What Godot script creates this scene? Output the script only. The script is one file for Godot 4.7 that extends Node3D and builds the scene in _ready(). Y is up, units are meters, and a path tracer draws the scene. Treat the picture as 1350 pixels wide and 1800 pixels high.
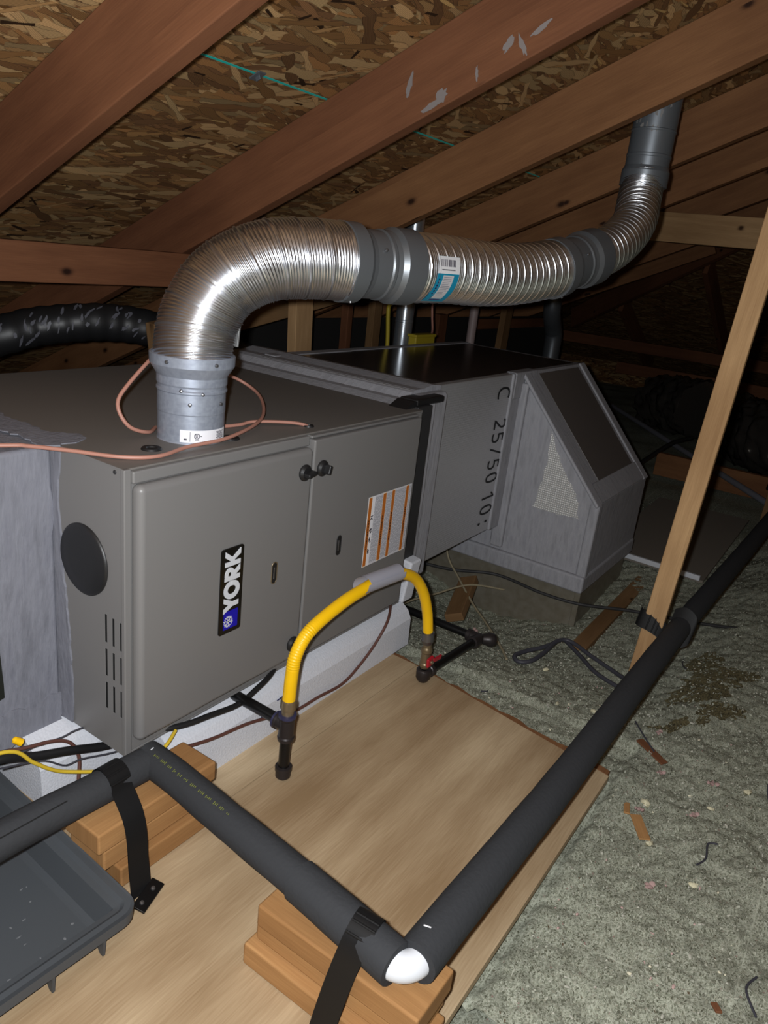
extends Node3D
# An attic with a horizontal furnace on a plywood platform, lit by the phone's flash. Units are metres; the
# lower front left corner of the furnace cabinet is the origin, x runs along the furnace, z towards the viewer.

const TH := 0.43166          # roof pitch
const ROOF_Y := 1.13         # height of the rafters' lower edges over z = 0
const PLY := -0.125          # top of the plywood platform
var used := {}
var M := {}
var rng := RandomNumberGenerator.new()


# ------------------------------------------------------------------ mesh building
class MB:
	var v := PackedVector3Array()
	var n := PackedVector3Array()
	var t := PackedVector2Array()
	var ix := PackedInt32Array()

	func put(p: Vector3, nn: Vector3, uv: Vector2) -> int:
		v.append(p); n.append(nn); t.append(uv)
		return v.size() - 1

	func tri(a: int, b: int, c: int) -> void:
		var g := (v[b] - v[a]).cross(v[c] - v[a])
		if g.length_squared() < 1e-18:
			return
		if g.dot(n[a] + n[b] + n[c]) > 0.0:
			ix.append(a); ix.append(c); ix.append(b)
		else:
			ix.append(a); ix.append(b); ix.append(c)

	func quad(a: int, b: int, c: int, d: int) -> void:
		tri(a, b, c); tri(a, c, d)

	func flat(p: Array, nn: Vector3, uv: Array) -> void:
		var k := []
		for i in p.size():
			k.append(put(p[i], nn, uv[i]))
		for i in range(2, p.size()):
			tri(k[0], k[i - 1], k[i])

	func mesh() -> ArrayMesh:
		var a := []
		a.resize(Mesh.ARRAY_MAX)
		a[Mesh.ARRAY_VERTEX] = v; a[Mesh.ARRAY_NORMAL] = n; a[Mesh.ARRAY_TEX_UV] = t; a[Mesh.ARRAY_INDEX] = ix
		var m := ArrayMesh.new()
		m.add_surface_from_arrays(Mesh.PRIMITIVE_TRIANGLES, a)
		return m


func box(m: MB, size: Vector3, xf := Transform3D.IDENTITY, r := 0.002, uvo := Vector2.ZERO, seg := 1) -> void:
	# a rounded box; u runs along its longest side, in metres
	var h := size * 0.5
	r = minf(r, minf(h.x, minf(h.y, h.z)) * 0.98)
	var long := 0
	if size.y > size[long]: long = 1
	if size.z > size[long]: long = 2
	for ax in 3:
		var b1 := (ax + 1) % 3
		var b2 := (ax + 2) % 3
		var l1 := lines(h[b1], r, seg)
		var l2 := lines(h[b2], r, seg)
		for s in [-1.0, 1.0]:
			var first := m.v.size()
			for i in l1.size():
				for j in l2.size():
					var p := Vector3.ZERO
					p[ax] = h[ax] * s; p[b1] = l1[i]; p[b2] = l2[j]
					var inner := Vector3(clampf(p.x, -h.x + r, h.x - r), clampf(p.y, -h.y + r, h.y - r), clampf(p.z, -h.z + r, h.z - r))
					var d := (p - inner).normalized()
					var q := inner + d * r
					var uv: Vector2
					if ax == long:
						uv = Vector2(q[b1] * 0.2, q[b2])
					else:
						uv = Vector2(q[long], q[3 - ax - long] + (0.5 * s if ax > 1 else 0.27 * s))
					m.put(xf * q, (xf.basis * d).normalized(), uv + uvo)
			var w := l2.size()
			for i in l1.size() - 1:
				for j in w - 1:
					var k := first + i * w + j
					m.quad(k, k + 1, k + w + 1, k + w)


func lines(h: float, r: float, seg: int) -> PackedFloat32Array:
	var a := PackedFloat32Array()
	for i in seg:
		a.append(-h + r * (1.0 - tan(PI / 4 * (1.0 - float(i) / seg))))
	a.append(-h + r)
	if h - r > -h + r + 1e-6:
		a.append(h - r)
	for i in range(seg - 1, -1, -1):
		a.append(h - r * (1.0 - tan(PI / 4 * (1.0 - float(i) / seg))))
	return a


func bx(m: MB, lo: Vector3, hi: Vector3, r := 0.002, uvo := Vector2.ZERO, seg := 1) -> void:
	box(m, hi - lo, Transform3D(Basis.IDENTITY, (lo + hi) * 0.5), r, uvo, seg)


func curve(pts: Array, step := 0.01) -> PackedVector3Array:
	# a smooth line through the points (Catmull-Rom), evenly sampled
	var raw := PackedVector3Array()
	var n := pts.size()
	for i in n - 1:
		var a: Vector3 = pts[maxi(i - 1, 0)]
		var b: Vector3 = pts[i]
		var c: Vector3 = pts[i + 1]
		var d: Vector3 = pts[mini(i + 2, n - 1)]
		for k in 16:
			raw.append(b.cubic_interpolate(c, a, d, k / 16.0))
	raw.append(pts[n - 1])
	var out := PackedVector3Array([raw[0]])
	var want := step
	var done := 0.0
	for i in range(1, raw.size()):
		var l := raw[i].distance_to(raw[i - 1])
		while done + l >= want and l > 0.0:
			out.append(raw[i - 1].lerp(raw[i], (want - done) / l))
			want += step
		done += l
	if out[out.size() - 1].distance_to(raw[raw.size() - 1]) > step * 0.2:
		out.append(raw[raw.size() - 1])
	return out


func tube(m: MB, path: PackedVector3Array, radius: Variant, sides := 12, caps := true, squash := 1.0) -> void:
	# radius: a number, or a Callable(metres along, angle) -> metres
	var n := path.size()
	var fn: bool = radius is Callable
	var tan0 := (path[1] - path[0]).normalized()
	var up := Vector3.UP if absf(tan0.y) < 0.9 else Vector3.RIGHT
	var e1 := (up - tan0 * up.dot(tan0)).normalized()
	var pos := PackedVector3Array()
	var along := 0.0
	var w := sides + 1
	var cs := []
	var ls := PackedFloat32Array()
	for i in n:
		if i > 0:
			along += path[i].distance_to(path[i - 1])
		var tg := (path[mini(i + 1, n - 1)] - path[maxi(i - 1, 0)]).normalized()
		e1 = (e1 - tg * e1.dot(tg)).normalized()
		var e2 := tg.cross(e1)
		cs.append(tg)
		ls.append(along)
		for k in w:
			var a := TAU * (k % sides) / sides
			var r: float = radius.call(along, a) if fn else float(radius)
			pos.append(path[i] + (e1 * cos(a) + e2 * sin(a) * squash) * r)
	var first := m.v.size()
	for i in n:
		for k in w:
			var p := pos[i * w + k]
			var du := pos[mini(i + 1, n - 1) * w + k] - pos[maxi(i - 1, 0) * w + k]
			var dv := pos[i * w + (k + 1) % sides] - pos[i * w + (k + sides - 1) % sides]
			var nn := du.cross(dv).normalized()
			if nn.dot(p - path[i]) < 0.0:
				nn = -nn
			m.put(p, nn, Vector2(ls[i], float(k) / sides))
	for i in n - 1:
		for k in sides:
			var a := first + i * w + k
			m.quad(a, a + 1, a + w + 1, a + w)
	if caps:
		for e in 2:
			var i := 0 if e == 0 else n - 1
			var d: Vector3 = -cs[0] if e == 0 else cs[n - 1]
			var c := m.put(path[i], d, Vector2.ZERO)
			var ring := []
			for k in w:
				ring.append(m.put(pos[i * w + k], d, Vector2(0, 0)))
			for k in sides:
				m.tri(c, ring[k], ring[k + 1])


func lathe(m: MB, prof: Array, xf := Transform3D.IDENTITY, sides := 24, sharp := true) -> void:
	# prof: Vector2(radius, height along y); each band has its own normals, so edges stay crisp
	var along := 0.0
	for i in prof.size() - 1:
		var a: Vector2 = prof[i]
		var b: Vector2 = prof[i + 1]
		var d := b - a
		if d.length() < 1e-7:
			continue
		var nr := Vector2(d.y, -d.x).normalized()
		var na := nr
		var nb := nr
		if not sharp:
			if i > 0:
				var e: Vector2 = a - prof[i - 1]
				na = (nr + Vector2(e.y, -e.x).normalized()).normalized()
			if i < prof.size() - 2:
				var e: Vector2 = prof[i + 2] - b
				nb = (nr + Vector2(e.y, -e.x).normalized()).normalized()
		var first := m.v.size()
		for k in sides + 1:
			var c := cos(TAU * k / sides)
			var s := sin(TAU * k / sides)
			m.put(xf * Vector3(a.x * c, a.y, a.x * s), (xf.basis * Vector3(na.x * c, na.y, na.x * s)).normalized(), Vector2(along, float(k) / sides))
			m.put(xf * Vector3(b.x * c, b.y, b.x * s), (xf.basis * Vector3(nb.x * c, nb.y, nb.x * s)).normalized(), Vector2(along + d.length(), float(k) / sides))
		for k in sides:
			var q := first + k * 2
			m.quad(q, q + 1, q + 3, q + 2)
		along += d.length()


func prism(m: MB, poly: PackedVector2Array, depth: float, xf := Transform3D.IDENTITY) -> void:
	# poly in local xy, from z = 0 to z = depth
	var idx := Geometry2D.triangulate_polygon(poly)
	for e in 2:
		var z := depth * e
		var nn := (xf.basis * Vector3(0, 0, 1 if e else -1)).normalized()
		var f := m.v.size()
		for p in poly:
			m.put(xf * Vector3(p.x, p.y, z), nn, p)
		for i in range(0, idx.size(), 3):
			m.tri(f + idx[i], f + idx[i + 1], f + idx[i + 2])
	var cw := Geometry2D.is_polygon_clockwise(poly)
	for i in poly.size():
		var a := poly[i]
		var b := poly[(i + 1) % poly.size()]
		var d := (b - a).normalized()
		var o := Vector2(d.y, -d.x) * (-1.0 if cw else 1.0)
		var nn := (xf.basis * Vector3(o.x, o.y, 0)).normalized()
		m.flat([xf * Vector3(a.x, a.y, 0), xf * Vector3(b.x, b.y, 0), xf * Vector3(b.x, b.y, depth), xf * Vector3(a.x, a.y, depth)], nn, [a, b, b + Vector2(depth, depth), a + Vector2(depth, depth)])


func frame(o: Vector3, x: Vector3, y: Vector3) -> Transform3D:
	x = x.normalized()
	var z := x.cross(y).normalized()
	return Transform3D(Basis(x, z.cross(x), z), o)


func along(a: Vector3, b: Vector3, hint := Vector3.UP) -> Transform3D:
	# local y runs from a to b, the origin at a
	var y := (b - a).normalized()
	if absf(y.dot(hint)) > 0.95:
		hint = Vector3.RIGHT
	var x := hint.cross(y).normalized()
	return Transform3D(Basis(x, y, x.cross(y)), a)


func roof_frame(x: float, s: float, h: float) -> Transform3D:
	# local x along the ridge, y square to the roof, z up the slope
	var b := Basis(Vector3.RIGHT, Vector3(0, cos(TH), -sin(TH)), Vector3(0, sin(TH), cos(TH)))
	return Transform3D(b, Vector3(0, ROOF_Y, 0) + b * Vector3(x, h, s))


# ------------------------------------------------------------------ objects
func numbered(called: String) -> String:
	var k: int = used.get(called, -1) + 1
	used[called] = k
	return called if k == 0 else "%s_%03d" % [called, k]


func tag(o: Node, label: String, category: String, group := "") -> Node:
	o.set_meta("label", label); o.set_meta("category", category)
	if group: o.set_meta("group", group)
	return o


func obj(called: String, m: Variant, material: Material, parent: Node = self) -> MeshInstance3D:
	var o := MeshInstance3D.new()
	o.name = numbered(called) if parent == self else called
	o.mesh = m.mesh() if m is MB else m
	o.material_override = material
	parent.add_child(o, true)
	return o


func thing(called: String, label: String, category: String, group := "", at := Vector3.ZERO) -> Node3D:
	var o := Node3D.new()
	o.name = numbered(called)
	o.position = at
	add_child(o)
	tag(o, label, category, group)
	return o


func struct(called: String, m: Variant, material: Material, parent: Node = self) -> MeshInstance3D:
	var o := obj(called, m, material, parent)
	if parent == self: o.set_meta("kind", "structure")
	return o


func plank(called: String, a: Vector3, b: Vector3, wide: float, thick: float, up: Vector3, material: Material, parent: Node = self, r := 0.003) -> MeshInstance3D:
	# a board from a to b; "up" is the way its wide side runs
	var y := (b - a).normalized()
	var u := (up - y * up.dot(y)).normalized()
	var m := MB.new()
	box(m, Vector3(thick, a.distance_to(b), wide), Transform3D(Basis(y.cross(u), y, u), (a + b) * 0.5), r, Vector2(rng.randf() * 3.0, rng.randf()))
	return obj(called, m, material, parent)


func wire(called: String, pts: Array, r: float, material: Material, parent: Node = self, sides := 8) -> MeshInstance3D:
	var m := MB.new()
	tube(m, curve(pts, 0.008), r, sides)
	return obj(called, m, material, parent)


# ------------------------------------------------------------------ materials
func mat(c: Color, rough := 0.7, metal := 0.0, spec := 0.5) -> StandardMaterial3D:
	var m := StandardMaterial3D.new()
	m.albedo_color = c; m.roughness = rough; m.metallic = metal; m.metallic_specular = spec
	return m


func noise(sd: int, f: float, oct := 3) -> FastNoiseLite:
	var n := FastNoiseLite.new()
	n.seed = sd; n.frequency = f; n.fractal_octaves = oct
	n.noise_type = FastNoiseLite.TYPE_SIMPLEX_SMOOTH
	return n


func noise_tex(sd: int, f: float, c: Array, size := 256, oct := 4, normal := 0.0) -> NoiseTexture2D:
	var t := NoiseTexture2D.new()
	t.width = size; t.height = size; t.seamless = true; t.noise = noise(sd, f, oct)
	if normal > 0.0:
		t.as_normal_map = true; t.bump_strength = normal
	elif c.size() > 0:
		var g := Gradient.new()
		g.colors = PackedColorArray(c)
		var o := PackedFloat32Array()
		for i in c.size():
			o.append(float(i) / (c.size() - 1))
		g.offsets = o
		t.color_ramp = g
	return t


func tri_map(m: StandardMaterial3D, scale: float, world := true) -> StandardMaterial3D:
	m.uv1_triplanar = true; m.uv1_world_triplanar = world; m.uv1_scale = Vector3.ONE * scale
	return m


func to_tex(w: int, h: int, data: PackedByteArray) -> ImageTexture:
	return ImageTexture.create_from_image(Image.create_from_data(w, h, false, Image.FORMAT_RGB8, data))


func wood_tex(sd: int, w: int, h: int, mu: float, mv: float, dark: Color, light: Color, ringf: float, knots: int, ringk := 0.2) -> ImageTexture:
	# u runs along the grain over mu metres (seamless), v across over mv metres
	var nz := noise(sd, 1.0, 3)
	var fine := noise(sd + 5, 1.0, 2)
	var r := RandomNumberGenerator.new()
	r.seed = sd
	var kn := []
	for i in knots:
		kn.append(Vector3(r.randf() * mu, r.randf() * mv, r.randf_range(0.006, 0.011)))
	var d := PackedByteArray()
	d.resize(w * h * 3)
	var rad := mu / TAU
	for x in w:
		var u := mu * x / w
		var cu := cos(TAU * x / w) * rad
		var su := sin(TAU * x / w) * rad
		for y in h:
			var v := mv * y / h
			var bend := 0.0
			var kd := 0.0
			for k in kn:
				var du: float = absf(u - k.x)
				du = minf(du, mu - du)
				var dv: float = v - k.y
				var q: float = (du * du * 0.35 + dv * dv) / (k.z * k.z)
				if q < 12.0:
					bend += signf(dv) * exp(-q * 0.5) * 0.018
					kd = maxf(kd, exp(-q * 1.6))
			var g := nz.get_noise_3d(cu * 1.1, su * 1.1, v * 7.0)
			var ring := 0.5 + 0.5 * sin((v + bend + g * 0.035) * ringf)
			var f := fine.get_noise_3d(cu * 14.0, su * 14.0, v * 420.0)
			var big := nz.get_noise_3d(cu * 1.7 + 9.0, su * 1.7, v * 3.0 + 4.0)
			var s := clampf(0.45 + ringk * (ring - 0.5) + 0.20 * f + 0.62 * big, 0.0, 1.0)
			var c := dark.lerp(light, s)
			if kd > 0.02:
				c = c.lerp(Color(dark.r * 0.35, dark.g * 0.28, dark.b * 0.25), clampf(kd * 1.2, 0.0, 0.9))
			var o := (y * w + x) * 3
			d[o] = int(clampf(c.r, 0, 1) * 255); d[o + 1] = int(clampf(c.g, 0, 1) * 255); d[o + 2] = int(clampf(c.b, 0, 1) * 255)
	return to_tex(w, h, d)


func wood(tex: Texture2D, mu: float, mv: float, tint := Color.WHITE, rough := 0.75) -> StandardMaterial3D:
	var m := mat(tint, rough, 0.0, 0.3)
	m.albedo_texture = tex
	m.uv1_scale = Vector3(1.0 / mu, 1.0 / mv, 1)
	return m


func strand_stamp(r: RandomNumberGenerator, len_px: float, wid: float, ang: float, c: Color) -> Image:
	var s := int(len_px) + 4
	var hgt := int(absf(sin(ang)) * len_px + wid + 6)
	var im := Image.create(s, hgt, false, Image.FORMAT_RGBA8)
	var ca := cos(ang)
	var sa := sin(ang)
	var sk := r.randf_range(-0.6, 0.6)
	var ph := r.randf() * 9.0
	for x in s:
		for y in hgt:
			var px := x - s * 0.5
			var py := y - hgt * 0.5
			var u := px * ca + py * sa
			var q := -px * sa + py * ca
			var hw := wid * 0.5 * (1.0 + 0.25 * sin(u * 0.09 + ph))
			if absf(u) < len_px * 0.47 - absf(q) * sk and absf(q) < hw:
				var g := 0.88 + 0.12 * sin(q * 2.1 + sin(u * 0.05 + ph) * 1.5)
				if hw - absf(q) < 1.2:
					g *= 0.72
				im.set_pixel(x, y, Color(c.r * g, c.g * g, c.b * g, 1.0))
	return im


func osb_tex() -> ImageTexture:
	var r := RandomNumberGenerator.new()
	r.seed = 71
	var size := 1536
	var im := Image.create(size, size, false, Image.FORMAT_RGBA8)
	im.fill(Color(0.36, 0.25, 0.13))
	var pal := [Color(0.67, 0.53, 0.36), Color(0.60, 0.46, 0.30), Color(0.55, 0.41, 0.26), Color(0.74, 0.61, 0.44), Color(0.48, 0.35, 0.23), Color(0.61, 0.45, 0.29), Color(0.56, 0.41, 0.28), Color(0.65, 0.55, 0.40)]
	var stamps := []
	for i in 64:
		var c: Color = pal[i % pal.size()]
		var k := r.randf_range(0.82, 1.12)
		stamps.append(strand_stamp(r, r.randf_range(70, 160), r.randf_range(9, 28), r.randfn(0.0, 0.40), Color(c.r * k, c.g * k, c.b * k)))
	for i in 24:
		var c := Color(0.2, 0.13, 0.07) if i % 3 else Color(0.76, 0.63, 0.42)
		stamps.append(strand_stamp(r, r.randf_range(25, 60), r.randf_range(4, 9), r.randfn(0.0, 0.6), c))
	for i in 5200:
		var s: Image = stamps[r.randi() % (64 if i < 4300 else stamps.size())]
		var at := Vector2i(r.randi() % size, r.randi() % size)
		var rect := Rect2i(0, 0, s.get_width(), s.get_height())
		im.blend_rect(s, rect, at)
		if at.x + s.get_width() > size: im.blend_rect(s, rect, at - Vector2i(size, 0))
		if at.y + s.get_height() > size: im.blend_rect(s, rect, at - Vector2i(0, size))
	return ImageTexture.create_from_image(im)


func fluff_tex() -> ImageTexture:
	# loose-fill insulation: grey-green base with short pale and dark fibres and flecks
	var r := RandomNumberGenerator.new()
	r.seed = 5
	var size := 1024
	var im := noise(11, 0.02, 5).get_seamless_image(size, size)
	im.convert(Image.FORMAT_RGBA8)
	var base := Image.create(size, size, false, Image.FORMAT_RGBA8)
	base.fill(Color(0.71, 0.72, 0.645, 0.88))
	im.blend_rect(base, Rect2i(0, 0, size, size), Vector2i.ZERO)
	var pal := [Color(0.76, 0.77, 0.69), Color(0.58, 0.59, 0.51), Color(0.69, 0.70, 0.62), Color(0.81, 0.81, 0.74), Color(0.42, 0.42, 0.35), Color(0.65, 0.66, 0.585), Color(0.72, 0.71, 0.63)]
	var stamps := []
	for i in 70:
		stamps.append(strand_stamp(r, r.randf_range(5, 16), r.randf_range(2.5, 7), r.randf() * PI, pal[i % pal.size()]))
	for i in 10:
		stamps.append(strand_stamp(r, r.randf_range(8, 16), r.randf_range(5, 9), r.randf() * PI, [Color(0.70, 0.55, 0.52), Color(0.78, 0.77, 0.68), Color(0.38, 0.27, 0.17)][i % 3]))
	for i in 30000:
		var s: Image = stamps[r.randi() % (70 if i % 40 else 80)]
		im.blend_rect(s, Rect2i(0, 0, s.get_width(), s.get_height()), Vector2i(r.randi() % size, r.randi() % size))
	return ImageTexture.create_from_image(im)


func scrim_normal(size: int, cells: int, depth: float) -> ImageTexture:
	# fine crossed threads under foil
	var im := Image.create(size, size, false, Image.FORMAT_RGBA8)
	var nz := noise(3, 0.05, 3)
	for x in size:
		for y in size:
			var a := absf(sin(PI * cells * x / size))
			var b := absf(sin(PI * cells * y / size))
			var k := maxf(pow(1.0 - a, 2.0), pow(1.0 - b, 2.0)) * 0.8 + 0.2 * (0.5 + 0.5 * nz.get_noise_2d(x, y))
			im.set_pixel(x, y, Color(k, k, k))
	im.bump_map_to_normal_map(depth)
	return ImageTexture.create_from_image(im)


func make_materials() -> void:
	var fir := wood_tex(21, 768, 192, 1.6, 0.17, Color(0.355, 0.22, 0.148), Color(0.505, 0.335, 0.23), 150.0, 1, 0.12)
	var fir_knotty := wood_tex(27, 768, 192, 1.6, 0.17, Color(0.42, 0.28, 0.18), Color(0.59, 0.425, 0.285), 150.0, 5, 0.12)
	var pine := wood_tex(22, 768, 160, 1.3, 0.10, Color(0.585, 0.455, 0.315), Color(0.775, 0.635, 0.465), 200.0, 2, 0.12)
	var ply := wood_tex(23, 1024, 768, 1.7, 0.9, Color(0.555, 0.46, 0.345), Color(0.79, 0.71, 0.585), 90.0, 0, 0.16)
	M.fir = wood(fir, 1.6, 0.17)
	M.fir_pale = wood(fir_knotty, 1.6, 0.17)
	M.pine = wood(pine, 1.3, 0.10)
	M.pine_orange = wood(pine, 1.3, 0.10, Color(0.92, 0.86, 0.78))
	M.pine_dull = wood(pine, 1.3, 0.10, Color(0.76, 0.74, 0.72))
	M.ply = wood(ply, 1.7, 0.9, Color.WHITE, 0.6)
	M.osb = mat(Color(1, 0.97, 0.93), 0.8, 0.0, 0.3)
	M.osb.albedo_texture = osb_tex()
	M.osb.uv1_scale = Vector3(1 / 1.5, 1 / 1.5, 1)
	M.fluff = mat(Color(0.98, 0.99, 0.99), 1.0, 0.0, 0.1)
	M.fluff.albedo_texture = fluff_tex()
	tri_map(M.fluff, 3.2)
	M.furnace = mat(Color(0.452, 0.446, 0.442), 0.42, 0.0, 0.45)
	M.furnace_top = mat(Color(0.43, 0.415, 0.40), 0.5, 0.0, 0.4)
	M.dark_metal = mat(Color(0.16, 0.16, 0.165), 0.6)
	M.void_black = mat(Color(0.02, 0.02, 0.02), 0.9)
	M.black = mat(Color(0.11, 0.11, 0.115), 0.45)
	M.black_pipe = mat(Color(0.06, 0.058, 0.06), 0.35, 0.1)
	M.rubber = mat(Color(0.20, 0.205, 0.215), 0.75, 0.0, 0.3)
	M.rubber.normal_enabled = true
	M.rubber.normal_texture = noise_tex(31, 0.06, [], 256, 4, 2.0)
	M.rubber.normal_scale = 0.35
	tri_map(M.rubber, 7.0)
	M.tape = mat(Color(0.075, 0.075, 0.078), 0.5, 0.0, 0.35)
	M.pan = mat(Color(0.27, 0.285, 0.30), 0.5, 0.0, 0.45)
	M.foam = mat(Color(0.82, 0.83, 0.86), 0.85)
	M.foam.albedo_texture = noise_tex(41, 0.15, [Color(0.90, 0.90, 0.90), Color(1, 1, 1), Color(0.94, 0.94, 0.93)], 256, 3)
	M.foam.normal_enabled = true
	M.foam.normal_texture = noise_tex(42, 0.12, [], 256, 2, 3.0)
	M.foam.normal_scale = 0.2
	tri_map(M.foam, 5.0)
	M.mastic = mat(Color(0.485, 0.49, 0.525), 0.55, 0.0, 0.4)
	M.mastic.albedo_texture = noise_tex(43, 0.02, [Color(0.88, 0.88, 0.88), Color(1, 1, 1), Color(0.92, 0.92, 0.93)], 256, 4)
	M.mastic.normal_enabled = true
	M.mastic.normal_texture = noise_tex(44, 0.03, [], 512, 5, 8.0)
	M.mastic.normal_scale = 0.22
	tri_map(M.mastic, 2.6)
	M.mastic.uv1_scale = Vector3(6.0, 1.1, 6.0)
	M.galv = mat(Color(0.66, 0.69, 0.74), 0.42, 0.45)
	M.mastic_far_lit = M.mastic.duplicate()
	M.mastic_far_lit.albedo_color = Color(0.61, 0.61, 0.63)  # same mastic lightened, to offset the flash fading with distance
	M.galv.albedo_texture = noise_tex(45, 0.06, [Color(0.86, 0.86, 0.88), Color(1, 1, 1)], 256, 2)
	tri_map(M.galv, 6.0, false)
	M.galv_dark = mat(Color(0.46, 0.48, 0.50), 0.4, 0.6)
	M.boot = mat(Color(0.54, 0.52, 0.47), 0.45, 0.35)
	M.boot.albedo_texture = noise_tex(46, 0.03, [Color(0.86, 0.84, 0.80), Color(1, 1, 1)], 256, 4)
	tri_map(M.boot, 3.0)
	M.alu = mat(Color(0.87, 0.88, 0.90), 0.29, 1.0)
	M.galv_mid = mat(Color(0.45, 0.465, 0.48), 0.40, 0.65)
	M.galv_bright = mat(Color(0.70, 0.73, 0.76), 0.27, 0.85)
	M.foil = mat(Color(0.76, 0.76, 0.77), 0.40, 0.55)
	M.foil.normal_enabled = true
	M.foil.normal_texture = scrim_normal(256, 16, 3.0)
	M.foil.normal_scale = 0.4
	tri_map(M.foil, 9.0)
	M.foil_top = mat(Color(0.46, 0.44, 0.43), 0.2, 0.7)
	M.foil_bare = mat(Color(0.93, 0.93, 0.92), 0.36, 0.5)
	M.foil_bare.normal_enabled = true
	M.foil_bare.normal_scale = 1.5
	M.foil_bare.normal_texture = M.foil.normal_texture
	tri_map(M.foil_bare, 9.0)
	M.crumple = mat(Color(0.34, 0.32, 0.30), 0.17, 0.6)
	M.yellow = mat(Color(0.95, 0.745, 0.05), 0.4)
	M.yellow_dull = mat(Color(0.62, 0.55, 0.12), 0.6)
	M.brass = mat(Color(0.58, 0.52, 0.42), 0.38, 0.7)
	M.steel = mat(Color(0.50, 0.50, 0.51), 0.35, 0.85)
	M.iron = mat(Color(0.20, 0.18, 0.18), 0.4, 0.4)
	M.iron_blue = mat(Color(0.24, 0.24, 0.36), 0.4, 0.4)
	M.red = mat(Color(0.66, 0.10, 0.16), 0.4)
	M.white = mat(Color(0.80, 0.81, 0.83), 0.35)
	M.paper = mat(Color(0.84, 0.84, 0.85), 0.6)
	M.copper_wire = mat(Color(0.66, 0.47, 0.41), 0.5)
	M.brown_wire = mat(Color(0.36, 0.23, 0.20), 0.5)
	M.yellow_wire = mat(Color(0.82, 0.70, 0.20), 0.5)
	M.grey_wire = mat(Color(0.24, 0.24, 0.27), 0.5)
	M.beige = mat(Color(0.58, 0.54, 0.44), 0.6)
	M.teal = mat(Color(0.12, 0.68, 0.64), 0.6)
	M.blue = mat(Color(0.05, 0.04, 0.62), 0.35)
	M.print_ink = mat(Color(0.07, 0.07, 0.075), 0.7)
	M.print_yellow = mat(Color(0.42, 0.44, 0.16), 0.8)


# ------------------------------------------------------------------ scene
func _ready() -> void:
	rng.seed = 20240
	# camera, flash, exposure
	var cam := Camera3D.new()
	cam.name = "camera"
	cam.fov = 68.78
	cam.near = 0.02
	cam.far = 40.0
	var right := Vector3(0.5643, 0.1090, 0.8183)
	var up := Vector3(0.2122, 0.9388, -0.2714)
	cam.transform = Transform3D(Basis(right, up, right.cross(up)), Vector3(-0.6678, 0.8421, 0.8799)).orthonormalized()
	add_child(cam)
	cam.current = true
	var env := Environment.new()
	env.background_mode = Environment.BG_COLOR
	env.background_color = Color.BLACK
	env.background_energy_multiplier = 0.0
	env.tonemap_mode = Environment.TONE_MAPPER_LINEAR
	env.tonemap_exposure = 1.0
	env.sdfgi_enabled = true; env.ssao_enabled = true; env.ssil_enabled = true
	var we := WorldEnvironment.new()
	we.name = "world_environment"
	we.environment = env
	add_child(we)
	var flash := OmniLight3D.new()
	flash.name = "phone_flash"
	flash.position = cam.position - right * 0.032 + up * 0.016
	flash.light_color = Color(0.98, 0.99, 1.0)
	flash.light_energy = 2.15
	flash.light_size = 0.006
	flash.omni_range = 20.0
	flash.omni_attenuation = 2.0
	flash.shadow_enabled = true
	add_child(flash)

	make_materials()
	build_floor()
	build_roof()
	build_platform()
	build_furnace()
	build_return_plenum()
	build_supply_duct()
	build_vent()
	build_drain_pipe()
	build_pan()
	build_gas()
	build_wires()
	build_timber()
	build_background()
	build_debris()


# ---- floor of loose insulation
func ground(x: float, z: float) -> float:
	var h := -0.150
	h -= 0.115 * exp(-pow((x - 1.62) / 0.42, 2.0) - pow((z + 0.05) / 0.34, 2.0))
	h -= 0.05 * smoothstep(0.85, 1.3, x) * (1.0 - smoothstep(0.55, 0.75, z))
	h -= 0.02 * smoothstep(2.2, 3.5, x)
	if x < 0.9 and z < 0.64:
		h -= 0.012
	return h


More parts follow.
